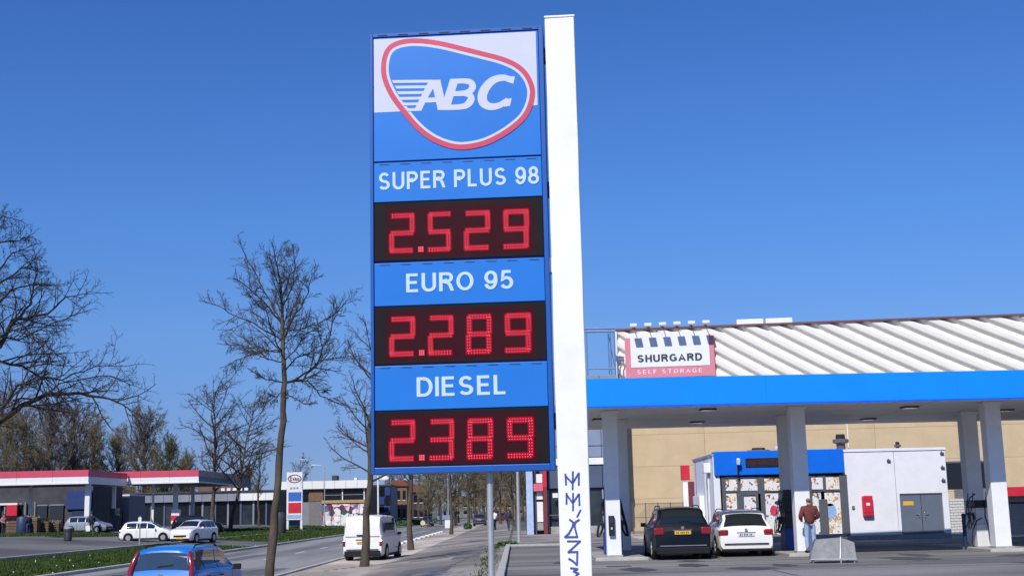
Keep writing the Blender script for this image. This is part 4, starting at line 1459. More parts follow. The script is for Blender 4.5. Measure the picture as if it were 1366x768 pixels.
# fire box
fb = thing("fire_extinguisher_box", "red fire extinguisher box on the white shop wall", "fire box", (at(1156.5, 675, YK).x, YK, 1.5))
MB().box(-.23, .23, -.22, -.0, -.46, .46).build("box", m_fire, fb, bevel=.05)
MB().box(-.08, .08, -.228, -.22, .02, .14).build("flame_mark", m_kwall, fb)
MB().box(-.2, .2, -.226, -.22, -.30, -.28).build("lid_seam", M_ink, fb)
MB().box(-.68, -.56, -.06, 0, -.12, .02).build("call_point", m_doorg, fb, bevel=.01)
# small lamps and marks on the wall
for (px, py) in ((1256, 604), (1257, 623), (1258, 640), (1185, 614)):
    t = thing("wall_lamp", {(1256, 604): "uppermost small dark lamp near the right edge of the shop wall", (1257, 623): "middle small dark lamp near the right edge of the shop wall", (1258, 640): "lowest small dark lamp above the right side of the shop doors", (1185, 614): "small dark fitting high on the middle of the shop wall"}[(px, py)], "wall lamp", (at(px, py, YK).x, YK, at(px, py, YK).z), 0, "small lamps on the shop wall")
    MB().box(-.08, .08, -.1, 0, -.04, .04).build("housing", m_frame, t, bevel=.01)
    MB().box(-.03, .03, -.02, 0, .04, .09).build("arm", m_frame, t)
# fascia
zf0, zf1 = kz(1000, 633, .14), kz(1000, 601, .14)
MB().box(kx(953, 620, .14), kx(1126, 620, .14), -.14, .6, zf0, zf1).build("fascia", m_kblue, kiosk, bevel=.02)
MB().box(.0, xW0, .6, KD, zf0, zf1 - .05).build("roof_edge", m_kwall, kiosk)
dsp = MB().box(kx(994, 610, .14), kx(1041, 610, .14), -.18, -.14, kz(1010, 622.5, .14), kz(1010, 610.5, .14)).build("message_display", m_black, kiosk, bevel=.01)
rr = MB()
for i in range(28):
    for j in range(4):
        x = kx(997, 615, .14) + (kx(1039, 615, .14) - kx(997, 615, .14)) * (i + .5) / 28; z = kz(1010, 620, .14) + (kz(1010, 613, .14) - kz(1010, 620, .14)) * (j + .5) / 4
        if RNG.random() < .7: rr.box(x - .016, x + .016, -.183, -.18, z - .016, z + .016)
o = rr.build("display_dots", mat("dim_red_dots", C(96, 30, 36), rough=.5, emit=C(140, 20, 30), estr=.12), dsp)
o['kind'] = 'stuff'
# windows
def poster(name, seed, sc, cols, base=(.78, .77, .74, 1), thr=.55):
    m = bpy.data.materials.new(name); m.use_nodes = True
    n = m.node_tree.nodes; L = m.node_tree.links; b = n["Principled BSDF"]
    b.inputs["Roughness"].default_value = .35
    tc = n.new("ShaderNodeTexCoord"); mp = n.new("ShaderNodeMapping"); mp.inputs["Location"].default_value = (seed, seed * 2.1, seed * .7)
    vo = n.new("ShaderNodeTexVoronoi"); vo.inputs["Scale"].default_value = sc
    L.new(tc.outputs["Object"], mp.inputs[0]); L.new(mp.outputs[0], vo.inputs[0])
    cr = n.new("ShaderNodeValToRGB"); cr.color_ramp.interpolation = 'CONSTANT'
    sep = n.new("ShaderNodeSeparateColor"); L.new(vo.outputs["Color"], sep.inputs[0]); L.new(sep.outputs[0], cr.inputs[0])
    e = cr.color_ramp.elements
    e[0].position = 0; e[0].color = cols[0]
    e[1].position = 1 / len(cols); e[1].color = cols[1]
    for i in range(2, len(cols)):
        q = e.new(i / len(cols)); q.color = cols[i]
    mx = n.new("ShaderNodeMix"); mx.data_type = 'RGBA'
    gt = n.new("ShaderNodeMath"); gt.operation = 'GREATER_THAN'; gt.inputs[1].default_value = thr
    ns = n.new("ShaderNodeTexNoise"); ns.inputs["Scale"].default_value = sc * .35; L.new(mp.outputs[0], ns.inputs[0])
    L.new(ns.outputs[0], gt.inputs[0]); L.new(gt.outputs[0], mx.inputs[0])
    L.new(cr.outputs[0], mx.inputs[6]); mx.inputs[7].default_value = base
    L.new(mx.outputs[2], b.inputs["Base Color"])
    MATS[name] = m
    return m


pc = [C(170, 146, 112), C(235, 228, 210), C(196, 110, 110), C(240, 236, 228), C(80, 90, 130), C(215, 190, 140), C(245, 242, 238), C(120, 90, 60), C(225, 215, 190), C(205, 160, 90)]
m_po1 = poster("food_poster", 1, 11, pc, thr=.52)
m_po2 = poster("pale_poster", 5, 10, pc, base=(.74, .76, .80, 1), thr=.44)
m_po3 = poster("snack_poster", 9, 15, [C(206, 176, 136), C(230, 222, 205), C(190, 150, 110), C(240, 236, 228), C(224, 206, 180), C(170, 140, 110)], thr=.5)
yw = .05
zx = lambda X: 900 + .2214 * X
zy = lambda Y: 580 + .2214 * Y


def kpane(X0, Y0, X1, Y1, m, nm="window_pane"):
    a = K.to(zx(X0), zy(Y1), -yw); b = K.to(zx(X1), zy(Y0), -yw)
    return MB().box(a[0], b[0], yw, yw + .02, max(.2, a[1]), b[1]).build(nm, m, kiosk)


for a in [(300, 250, 380, 335, m_po1), (390, 250, 515, 335, m_po2), (535, 250, 700, 335, m_po1), (715, 250, 800, 335, m_po2), (818, 244, 895, 327, m_po2), (905, 244, 1010, 327, m_po3),
          (300, 345, 385, 600, m_po1), (412, 365, 500, 590, m_po2), (535, 345, 660, 600, m_po2), (668, 345, 800, 600, m_po1), (820, 342, 880, 600, m_po2), (918, 342, 1030, 600, m_po3)]:
    kpane(*a)
# frame members
def kbar(X0, Y0, X1, Y1, m=m_frame, y0=yw - .06, y1=yw + .03, nm="window_frame"):
    a = K.to(zx(X0), zy(Y1), -yw); b = K.to(zx(X1), zy(Y0), -yw)
    return MB().box(a[0], b[0], y0, y1, a[1], b[1]).build(nm, m, kiosk)


for a in [(288, 236, 300, 605), (380, 236, 390, 345), (515, 236, 534, 605), (700, 236, 715, 605), (800, 236, 818, 605), (895, 240, 905, 335), (1012, 236, 1034, 605), (385, 345, 412, 605), (500, 352, 515, 605), (880, 385, 917, 603), (660, 345, 668, 600)]:
    kbar(*a)
for a in [(301, 335, 379, 345), (391, 335, 514, 364), (535, 335, 699, 344), (715, 335, 799, 344), (819, 328, 1011, 341)]:
    kbar(*a, y0=yw - .055, y1=yw + .028)
MB().box(kx(963), kx(1127), -.02, .4, -.05, .32).build("window_sill_wall", m_conc, kiosk)
MB().box(0, kx(963, 660, -.05), -.01, .5, -.05, zf0).build("wall_panel", m_kwall, kiosk)
# poster figures: round red badge, blue cap, blue balloon shape
def disc(px, py, r, m, nm):
    a = K.to(px, py, -yw + .02)
    MB().prism([(a[0] + r[0] * math.cos(t * math.pi / 10), a[1] + r[1] * math.sin(t * math.pi / 10)) for t in range(20)], yw - .012, yw - .004).build(nm, m, kiosk)


m_red2 = mat("poster_red", C(205, 60, 95), rough=.5, var=.3, scale=6)
m_lb = mat("poster_light_blue", C(140, 180, 225), rough=.5, var=.1)
m_nb = mat("poster_navy", C(40, 60, 110), rough=.5, var=.1)
disc(1032.5, 680.5, (.17, .24), m_red2, "poster_badge"); disc(1039, 670, (.2, .1), m_nb, "poster_cap"); disc(1108, 681, (.26, .34), m_lb, "poster_balloon"); disc(1107, 671, (.22, .12), mat("poster_cream", C(235, 225, 200)), "poster_cream_patch")
# spotlight on the fascia
t = thing("floodlight", "small white floodlight on a dark bracket on the blue shop fascia", "floodlight", at(984.5, 622, YK - .2))
MB().cbox((0, -.15, .22), (.14, .22, .26), rx=.3).build("lamp_head", m_kwall, t, bevel=.02)
MB().tube([(0, .04, -.45), (0, -.02, -.1), (0, -.12, .12)], .04, 8).build("bracket", m_black, t)
# side wall details (west face, x=0)
sx0 = -.02
MB().box(-.02, .02, .0, KD, -.05, zK - .1).build("side_wall", m_kwall, kiosk)
MB().box(-.06, .03, -.02, KD + .05, zK - .16, zK - .06).build("gutter", m_conc, kiosk)
for y, z0, z1, w in ((1.1, 0, 3.4, .05), (2.0, 0, 3.6, .04)):
    MB().tube([(-.09, y, z0), (-.09, y, z1)], w, 8).build("downpipe", m_pgrey, kiosk)
MB().box(-.32, -.02, .8, 1.35, 3.15, 3.6).build("meter_box", m_kwall, kiosk, bevel=.02)
MB().box(-.25, -.02, 3.2, 5.4, .1, 2.15).build("side_cabinet", m_colw, kiosk, bevel=.02)
for yy in (2.6, 5.6):
    MB().box(-.035, -.02, yy, yy + .04, .1, zK - .2).build("panel_seam", m_frame, kiosk)
t = thing("red_sign_box", "red box sign sticking out at the far end of the shop's side wall", "sign", (KO.x, 64.5, 0))
MB().box(-.62, -.2, 0, .35, at(915, 640, 64.5).z, at(915, 620, 64.5).z).build("box", m_fire, t, bevel=.02)
MB().box(-.56, -.32, .1, .3, 0, at(915, 642, 64.5).z).build("post", m_colw, t)
MB().box(-.3, .0, .05, .1, 1.2, at(915, 642, 64.5).z).build("banner", mat("dark_red", C(110, 40, 60), rough=.6), t)
# roof items
m_vent = mat("vent_dark", C(92, 84, 88), rough=.6)
for (px, y0p, y1p, w, lab, dk) in [(1122, 598, 579, .42, "grey cowl vent with a dark cap on the shop roof", 1), (1197.5, 598, 589, .18, "short dark vent stub in the middle of the shop roof", 0), (1047, 601, 590, .5, "pale box vent on the shop roof beside the column", 2), (1012, 602, 597, .6, "low dark hatch on the shop roof above the blue fascia", 0)]:
    a = at(px, y0p, 60.5); b = at(px, y1p, 60.5)
    t = thing("roof_vent", lab, "roof vent", (a.x, 60.5, zK - .16), 0, "vents on the shop roof")
    h = b.z - zK + .16
    MB().lathe([(w * .5, 0), (w * .5, h * .55), (w * .9, h * .6), (w * .9, h * .75), (w * .4, h * .8)], (0, 0, 0), 10).build("duct", m_vent if dk != 2 else m_colw, t)
    MB().lathe([(w * .55, h * .8), (w * .5, h)], (0, 0, 0), 10).build("cap", m_black, t)
t = thing("roof_antenna", "thin white aerial pole on the shop roof", "aerial", (at(1132, 597, 61).x, 61, zK - .16))
MB().tube([(0, 0, 0), (0, 0, 2.2)], .02, 6).build("pole", m_colw, t)
MB().tube([(-.2, 0, 1.9), (.2, 0, 1.9)], .01, 5).build("cross_bar", m_colw, t)
# white brick wall to the right of the shop
m_brickw = mat("white_brick", (.62, .61, .58, 1), rough=.85, var=.18, scale=3, bump=.4)
m_mortar = mat("mortar_grey", (.34, .33, .31, 1), rough=.95)
bx0, bx1 = at(1265.5, 690, 58.2).x, at(1290, 690, 58.2).x
bzt = at(1275, 664, 58.2).z
bw_ = thing("brick_wall", "low white painted brick wall right of the shop doors", "wall", (bx0, 58.2, 0))
MB().box(0.004, bx1 - bx0, .03, .25, -.05, bzt - .02).build("mortar_core", m_mortar, bw_)
bme = None; cnt = 0; z = .0; row = 0
while z < bzt - .1:
    x = -.0 if row % 2 == 0 else -.12
    while x < bx1 - bx0 - .1:
        x0 = max(0, x); x1 = min(bx1 - bx0, x + .23)
        if x1 - x0 > .2 and cnt < 150:
            if bme is None:
                o = MB().box(0, .22, 0, .06, 0, .105).build("brick", m_brickw, bw_); bme = o.data
            else: o = obj("brick", bme, bw_)
            o.location = (x0, RNG.uniform(-.012, .008), z); cnt += 1
        elif x1 - x0 > .04:
            o = MB().box(0, x1 - x0 - .01, 0, .06, 0, .105).build("brick", m_brickw, bw_, loc=(x0, RNG.uniform(-.01, .008), z))
        x += .235
    z += .125; row += 1
# garage unit with the red awning at the right edge
gx0 = at(1339, 690, 59.5).x
gar = thing("garage_bay", "dark blue roller shutter under a red awning at the right edge", "garage", (gx0, 59.5, 0))
gz1, gz2 = at(1350, 669, 59.5).z, at(1350, 649, 59.5).z
m_shut = mat("shutter_dark_blue", C(48, 58, 78), rough=.45, metal=.3, var=.1)
nsl = 20
sl = None
for i in range(nsl):
    h = gz1 / nsl
    if sl is None:
        o = MB().prism([(0, 0), (5, 0), (5, h * .93), (0, h * .93)], 0, .05).build("shutter_slat", m_shut, gar, bevel=.012); sl = o.data
    else: o = obj("shutter_slat", sl, gar, .012)
    o.location = (.05, .1, i * h)
MB().box(-.05, 5.3, -.25, .1, gz1 + .25, gz2).build("awning", m_fire, gar, bevel=.02)
MB().box(-.05, 5.3, .02, .12, gz1, gz1 + .25).build("lintel", m_mortar, gar)
MB().box(-.15, .05, .0, .3, 0, gz1).build("jamb", m_frame, gar)
MB().box(-.15, 5.3, .3, 6, 0, gz2 - .02).build("rear_volume", m_mortar, gar)

# ---------------------------------------------------------------- warehouse
YWH = 93.0
WO = Vector((at(824, 470, YWH).x, YWH, 0)); wrz = math.radians(-6.0)
Wp = Plane(WO, wrz)
wh = thing("warehouse", "big storage warehouse with beige walls and a white ribbed upper band", "warehouse", WO, wrz)
m_beige = mat("beige_cladding", C(220, 196, 156, .78), rough=.8, var=.05, scale=.8, dirt=C(180, 150, 112, .7), dirtamt=.35, dscale=.25, bump=.2, bscale=3)
m_seamb = mat("beige_seam", C(205, 178, 138, .7), rough=.9)
m_rib = mat("rib_white", (.76, .73, .67, 1), rough=.6, var=.03, scale=1)
zTop = (Wp.to(822, 440)[1] + Wp.to(1366, 418.5)[1]) / 2
zMid = Wp.to(1100, 530)[1]
LW = 42
# beige panels
MB().box(.1, LW - .1, .12, 30, -.1, zMid + .05).build("wall_core", m_seamb, wh)
pw = 6.0; ph = zMid / 4
pme = None
for i in range(7):
    for j in range(4):
        if pme is None:
            o = MB().box(.006, pw - .006, 0, .12, .006, ph - .006).build("wall_panel", m_beige, wh, bevel=.01); pme = o.data
        else: o = obj("wall_panel", pme, wh, .01)
        o.location = (i * pw, RNG.uniform(-.008, .008), j * ph)
# upper band: slanting folds added so their shade draws the diagonal stripes
mb = MB()
nx, nz = 640, 64
per = .98


def gfun(x):          # added folds fall to the right, steeper at the left
    return .66 * x - .0040 * x * x


vs = []
for j in range(nz + 1):
    z = zMid + (zTop - .14 - zMid) * j / nz
    for i in range(nx + 1):
        x = .0 + LW * i / nx
        ph_ = ((z + gfun(x)) / per) % 1.0
        # narrow trough, broad crest
        if ph_ < .62: d = math.cos((ph_ - .31) / .62 * math.pi) ** 2 * .30
        else: d = 0
        vs.append((x, -.3 + d, z))
mb.add(vs, [(j * (nx + 1) + i, j * (nx + 1) + i + 1, (j + 1) * (nx + 1) + i + 1, (j + 1) * (nx + 1) + i) for j in range(nz) for i in range(nx)])
mb.build("shade_rib_cladding", m_rib, wh, smooth=60)
MB().box(0, LW, .14, 30, zMid + .06, zTop - .16).build("attic_volume", m_rib, wh)
MB().box(-.12, LW, -.4, 30, zTop - .14, zTop).build("roof_edge", mat("roof_edge_dark", C(110, 72, 72), rough=.6), wh)
MB().box(-.14, 0, -.34, .1, zMid, zTop - .14).build("corner_trim", m_pgrey, wh)
# roof boxes seen over the edge
a = Wp.to(984, 431); b = Wp.to(1059, 422)
for k in range(2):
    x0 = a[0] + k * (b[0] - a[0]) * .52
    MB().box(x0, x0 + (b[0] - a[0]) * .48, 1.0, 4, zTop - .01, zTop + .55).build("skylight", m_colw, wh, bevel=.03)
# dark loading opening in the wall
a = Wp.to(1262, 652, .05); b = Wp.to(1318, 616, .05)
MB().box(a[0], b[0], -.05, .0, a[1], b[1]).build("window_band", mat("dark_window", (.012, .013, .018, 1), rough=.15), wh)
MB().box(a[0] - .1, b[0] + .1, -.09, -.05, b[1], b[1] + .12).build("window_lintel", m_frame, wh)
MB().box(a[0] + .6 * (b[0] - a[0]), a[0] + .63 * (b[0] - a[0]), -.08, -.05, a[1], b[1]).build("window_mullion", m_frame, wh)

# storage company sign with its lamps
ss0 = Wp.to(835, 500, .5); ss1 = Wp.to(952, 447, .5)
zs1 = (Wp.to(835, 449, .5)[1] + Wp.to(945, 438, .5)[1]) / 2; zs0 = Wp.to(893, 500, .5)[1] - .15
sg = thing("storage_sign", "red and white SHURGARD self storage sign on the ribbed wall", "sign", Wp.o + Wp.ex * ss0[0] + Wp.n * .5, wrz)
SP = Plane(sg.location.copy(), wrz)
SP.o.z = 0
m_pink = mat("sign_faded_red", C(210, 128, 142), rough=.5, var=.05)
w_ = ss1[0] - ss0[0]
zlo = SP.to(893, 492)[1]
sg.location.z = 0
MB().box(0, w_, 0, .25, zs0, zs1 - .3).build("red_board", m_pink, sg, bevel=.02)
a = SP.to(842, 489, .03); b = SP.to(945, 440, .03)
wp_ = MB().box(a[0], b[0], -.03, 0, SP.to(893, 488.5, .03)[1], zs1 + .05).build("white_board", m_kwall, sg, bevel=.01)
q0 = SP.to(850, 483.5, .04); q1 = SP.to(937, 480, .04); q2 = SP.to(850, 473, .04); q3 = SP.to(937, 470.5, .04)
letters("SHURGARD", q0[0], q1[0], (q0[1] + q1[1]) / 2, (q2[1] + q3[1]) / 2, -.03, mat("lettering_slate", C(42, 58, 70)), sg, .02, w=.24, gap=.36)
q0 = SP.to(850, 499, .01); q1 = SP.to(937, 496.5, .01); q2 = SP.to(850, 493.5, .01); q3 = SP.to(937, 490.5, .01)
letters("SELF STORAGE", q0[0], q1[0], (q0[1] + q1[1]) / 2, (q2[1] + q3[1]) / 2, 0, mat("lettering_pink", C(242, 205, 216)), sg, .02, w=.2, gap=.55)
lampnames = ["leftmost", "second", "third", "fourth", "fifth", "rightmost"]
for i in range(6):
    px = 845 + i * 19.4; py = 433.5 - i * .9
    yo = 1.35
    a = Wp.to(px, py, .5 + yo)
    base = Wp.o + Wp.ex * a[0] + Wp.n * (.25)
    t = thing("sign_lamp", lampnames[i] + " of the six arm lamps above the storage sign", "lamp", (base.x, base.y, zTop), wrz, "arm lamps above the storage sign")
    hz = a[1] - zTop
    MB().tube([(0, -.1, 0), (0, -.15, .12), (0, -yo * .5, hz * .75), (0, -yo, hz)], .028, 6).build("arm", m_frame, t)
    MB().cbox((0, -yo - .1, hz), (.52, .5, .14), rx=.5).build("lamp_head", m_pgrey, t, bevel=.03)
    MB().box(-.12, .12, -.2, .1, 0, .06).build("base_plate", m_frame, t)

# ---------------------------------------------------------------- grey building left of the warehouse
YG = 90.0
G = Plane(Vector((at(701, 680, YG).x, YG, 0)), 0)
GO = G.o
shop = thing("showroom", "grey blue building with a red portal between the sign pillar and the warehouse", "building", GO)
m_panel = mat("panel_grey_blue", C(142, 156, 180, .8), rough=.5, var=.06, scale=1)
m_paneld = mat("panel_dark_blue", C(84, 98, 122, .8), rough=.5, var=.1, scale=1)
m_shopgl = mat("shop_glass", (.03, .04, .05, 1), rough=.08, var=.3, scale=1)
gx = lambda px: G.to(px, 660)[0]
gzz = lambda py, px=715: G.to(px, py)[1]
ztop = gzz(500, 800)
xe = gx(829)
MB().box(gx(712), xe, .5, 20, -.05, ztop).build("rear_volume", m_paneld, shop)
pw = (xe - gx(731)) / 4
for i in range(4):
    x0 = gx(731) + i * pw
    MB().box(x0 + .015, x0 + pw - .015, 0, .5, gzz(594, 790), ztop).build("upper_panel", m_panel, shop, bevel=.02)
    MB().box(x0 + .015, x0 + pw - .015, .0, .5, gzz(609, 790), gzz(595, 790)).build("upper_panel", m_panel, shop, bevel=.02)
    MB().box(x0 + .015, x0 + pw - .015, .05, .5, gzz(650, 790), gzz(620, 790)).build("lower_panel", m_paneld, shop, bevel=.02)
    MB().box(x0 + .05, x0 + pw - .05, .3, .35, .5, gzz(652, 790)).build("shop_window", m_shopgl, shop)
    MB().box(x0 - .06, x0 + .05, .2, .4, 0, gzz(652, 790)).build("mullion", m_panel, shop)
MB().box(gx(731), xe, -.05, .5, gzz(619, 790), gzz(610, 790)).build("white_band", m_colw, shop)
MB().box(gx(731), xe, .1, .5, -.05, .5).build("plinth", m_conc, shop)
MB().box(gx(702), gx(711), -.6, .2, -.05, gzz(560)).build("corner_column", mat("column_pale_blue", C(176, 196, 228, .9), rough=.5), shop, bevel=.03)
MB().box(gx(711), gx(715), -.2, .3, -.05, gzz(560)).build("dark_jamb", m_frame, shop)
m_portal = mat("portal_dark_red", C(118, 48, 52), rough=.5)
MB().box(gx(724.5), gx(729.5), -.5, .3, -.05, gzz(560)).build("portal_post", m_portal, shop, bevel=.02)
MB().box(gx(724.5), gx(729.5), -.52, -.5, gzz(650), gzz(560)).build("portal_post_top", m_fire, shop)
MB().box(gx(709), gx(724.4), -.45, -.1, gzz(655), gzz(645)).build("portal_beam", mat("beam_pink_red", C(214, 100, 120), rough=.5), shop, bevel=.02)
for za, zb2, ii in ((707, 697, 0), (696, 669, 1), (666, 656, 1), (644, 632, 1)):
    MB().box(gx(715.5), gx(724), -.1, .2, gzz(za), gzz(zb2)).build("white_panel", m_colw if ii else m_conc, shop, bevel=.02)
MB().box(gx(737), gx(744), -.3, -.2, gzz(664), gzz(658)).build("white_sign_board", m_colw, shop)
MB().box(gx(729.6), gx(760), -.1, 0, gzz(688), gzz(686.5)).build("window_rail", m_frame, shop)
# roof railing
rl = thing("roof_railing", "steel pipe railing on the roof left of the warehouse", "railing", (gx(760) + GO.x, YG + .8, ztop))
RP = Plane((rl.location.x, rl.location.y, 0), 0)
x1 = RP.to(821, 470)[0]
zh = [RP.to(800, q)[1] - ztop for q in (438, 442, 491.5)]
m_pipe = mat("railing_pipe", C(120, 140, 170), rough=.4, metal=.4)
for z, r in zip(zh, (.07, .07, .05)):
    MB().tube([(0, 0, z), (x1, 0, z)], r, 8).build("rail", m_pipe, rl)
for px in (783, 812, 815, 820):
    x = RP.to(px, 470)[0]
    MB().tube([(x, 0, 0), (x, 0, zh[0])], .045, 7).build("post", m_pipe, rl)
MB().tube([(RP.to(812, 470)[0], .3, zh[0] * .98), (RP.to(820, 470)[0], 0, zh[0] * .1)], .03, 6).build("brace", m_pipe, rl)

# wire fence before the beige wall
fy = 82.0
f0 = at(828, 690, fy); f1 = at(912, 690, fy)
fen = thing("wire_fence", "wire mesh fence in front of the beige warehouse wall", "fence", (f0.x, fy, 0))
zt_ = at(870, 671, fy).z; Wf = f1.x - f0.x
for i in range(6):
    x = Wf * i / 5
    MB().tube([(x, 0, 0), (x, 0, zt_ + .05)], .035, 6).build("post", m_vent, fen)
for z in (zt_, zt_ * .55):
    MB().tube([(0, 0, z), (Wf, 0, z)], .022, 6).build("rail", m_vent, fen)
wm_ = MB(); nw = 34
for i in range(nw):
    x = Wf * i / nw
    wm_.tube([(x, .02, .05), (min(Wf, x + zt_), .02, min(zt_, .05 + Wf - x))], .008, 3)
    wm_.tube([(x, .03, zt_), (min(Wf, x + zt_), .03, max(.05, zt_ - (Wf - x)))], .008, 3)
o = wm_.build("wire_mesh", m_vent, fen); o['kind'] = 'stuff'
struct(MB().box(f0.x, f1.x + 3, 70, 84, 0, .02).build("pale_pavement", M_sand))
# ================================================================ cars and van by the road
m_pblue2 = mat("paint_light_blue", C(30, 118, 200, .95), rough=.3, coat=.8, var=.03)
m_pvan = mat("paint_van_white", (.74, .74, .71, 1), rough=.4, coat=.3, var=.03, dirt=(.5, .48, .44, 1), dirtamt=.3, dscale=2)
m_psil = mat("paint_silver", (.42, .44, .47, 1), rough=.3, metal=.5, coat=.6, var=.03)
m_pdkb = mat("paint_dark_blue", (.02, .03, .06, 1), rough=.25, coat=.8)
m_pdred = mat("paint_dark_red", (.12, .02, .025, 1), rough=.3, coat=.6)
car("parked_car", "light blue small hatchback with tall red tail lights at the bottom left", "car", 'mini', 3.55, 1.58, 1.44, m_pblue2, (-7.52, 29.8, -.4), math.radians(-6), tail='tall', glass=M_glassb, rails='dark', plate=M_plate_y, wr=.3, group="cars parked along the road")
van = car("parked_van", "white panel van parked behind a slim tree trunk on the verge", "van", 'van', 4.8, 1.84, 1.98, m_pvan, (-6.72, 60.6, -.4), math.radians(-6), tail='van', plate=M_plate_y, wr=.34, rack=True)
w0 = .92
MB().box(-.78, .78, -2.415, -2.39, 1.05, 1.07).build("tailgate_gap", M_ink, van)
MB().box(-.25, .25, -2.46, -2.40, 1.10, 1.15).build("tailgate_handle", M_plast, van)
MB().box(-.012, .012, -2.412, -2.39, .5, 1.05).build("door_gap", M_ink, van)
for sd in (-1, 1):
    MB().box(sd * .925, sd * .935, -1.9, .3, 1.22, 1.66).build("side_panel", M_glass if sd > 0 else m_pvan, van, bevel=.02)
    MB().box(sd * .925, sd * .935, .42, 1.3, .5, .52).build("door_seam", M_ink, van)

# ---------------------------------------------------------------- left station
m_red = mat("fascia_red", C(204, 74, 98, .95), rough=.5, var=.08, scale=.8)
m_wht = mat("fascia_white", (.74, .74, .74, 1), rough=.5, var=.05)
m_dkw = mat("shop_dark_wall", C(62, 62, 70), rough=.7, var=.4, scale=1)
m_dbl = mat("shop_blue_panel", C(32, 56, 110), rough=.5, var=.15)
m_gwal = mat("grey_wall", C(128, 132, 142), rough=.8, var=.12, scale=1)


def box_canopy(label, x0, x1, y0, y1, zlo, zmid, zhi, cols, ms=None, mw=None):
    t = thing("station_canopy", label, "canopy", ((x0), y0, 0), 0, "red and white canopies of the far station")
    W_, D_ = x1 - x0, y1 - y0
    n = max(1, round(W_ / 3.2)); bw = W_ / n
    for i in range(n):
        MB().box(i * bw + .01, (i + 1) * bw - .01, -.03, .05, zmid, zhi).build("red_fascia_board", m_red, t)
        MB().box(i * bw + .01, (i + 1) * bw - .01, 0, .05, zlo + .28, zmid - .02).build("white_fascia_board", m_wht, t)
    n = max(1, round(D_ / 3.2)); bd = D_ / n
    for i in range(n):
        MB().box(W_ - .05, W_ + .03, i * bd + .06, (i + 1) * bd - .01, zmid, zhi).build("side_fascia_board", ms or m_red, t)
        MB().box(W_ - .05, W_, i * bd + .06, (i + 1) * bd - .01, zlo + .28, zmid - .02).build("white_fascia_board", mw or m_wht, t)
    MB().box(0.05, W_ - .06, .06, D_, zlo + .2, zmid).build("soffit", m_gwal, t)
    MB().box(-.05, W_ + .04, -.05, .06, zlo + .14, zlo + .28).build("white_trim", m_wht, t)
    MB().box(W_, W_ + .04, .06, D_, zlo + .14, zlo + .28).build("white_trim", m_wht, t)
    for (x, y, w) in cols:
        c = MB().box(-w / 2, w / 2, -w / 2, w / 2, 0, zlo + .2).build("column", m_wht, t)
        c.location = (x - x0, y - y0, 0)
    return t


xa = at(118, 640, 114).x
zA = [at(60, q, 114).z for q in (646, 636, 627.5)]
box_canopy("wide red and white canopy at the left edge of the photo", xa - 16, xa, 114, 125.3, zA[0] - .14, zA[1], zA[2],
           [(at(117.5, 680, 115.2).x - .05, 115.2, .42), (at(40, 680, 118).x, 118, .22), (at(-30, 680, 116).x, 116, .3), (at(160, 680, 123.5).x - .6, 123.5, .3)])
xb = at(265, 640, 125.5).x
zB_ = [at(215, q, 125.5).z for q in (644.5, 635.8, 627.5)]
box_canopy("smaller red and white canopy of the far station nearer the road", xa - 1.6, xb, 125.5, 145, zB_[0] - .14, zB_[1], zB_[2],
           [(at(204, 680, 128).x, 128, .2), (at(234, 680, 130).x, 130, .42), (at(257, 680, 136).x, 136, .3)], mat("fascia_side_brown", C(190, 150, 145), rough=.7, var=.2), m_gwal)
# far station shop
t = thing("far_station_shop", "dark shop of the red and white station with blue panels and goods", "shop", (at(-60, 680, 129).x, 129, .2))
o_ = t.location.x
X = lambda px, Y=129: at(px, 680, Y).x - o_
Z = lambda py, px=60, Y=129: at(px, py, Y).z
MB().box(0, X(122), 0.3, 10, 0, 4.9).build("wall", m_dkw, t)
for i, (a, b, z0, z1, m) in enumerate([(-58, -30, .4, 3, M_glass), (-26, 0, .4, 3, M_glass), (4, 28, .4, 3.2, M_glass), (48, 62, .4, 3.0, M_glass), (66, 84, .5, 3.0, M_glass)]):
    w = MB().box(X(a), X(b), .1, .3, z0, z1).build("window", m, t)
    MB().box(X(a) - .05, X(b) + .05, .05, .1, z1, z1 + .12).build("window_head", m_gwal, w)
MB().box(X(88), X(121), .05, .3, 2.6, 4.4).build("blue_panel", m_dbl, t)
MB().box(X(96), X(119), .02, .3, .3, 2.4).build("blue_door", mat("deep_blue", C(20, 40, 84)), t)
MB().box(X(11), X(25), -.5, -.2, 1.6, 3.1).build("red_poster", m_fire, t)
MB().box(X(-20), X(24), -.25, .1, 3.15, 3.35).build("white_canopy_rail", m_wht, t)
for px in (6, 33, 46):
    MB().box(X(px), X(px + 1.6), -.1, .1, .0, 3.4).build("post", m_gwal, t)
t = thing("grey_annex", "pale grey blank wall with a low parapet behind the silver hatchback", "building", (at(125, 680, 140).x, 140, .3))
MB().box(0, at(172, 680, 140).x - at(125, 680, 140).x, 0, 6, 0, 3.9).build("wall", m_gwal, t)
MB().box(-.05, at(172, 680, 140).x - at(125, 680, 140).x + .05, -.05, 6, 3.9, 4.05).build("coping", m_wht, t)
MB().box(.8, 3.2, -.03, .0, .2, 2.2).build("door", m_dkw, t)
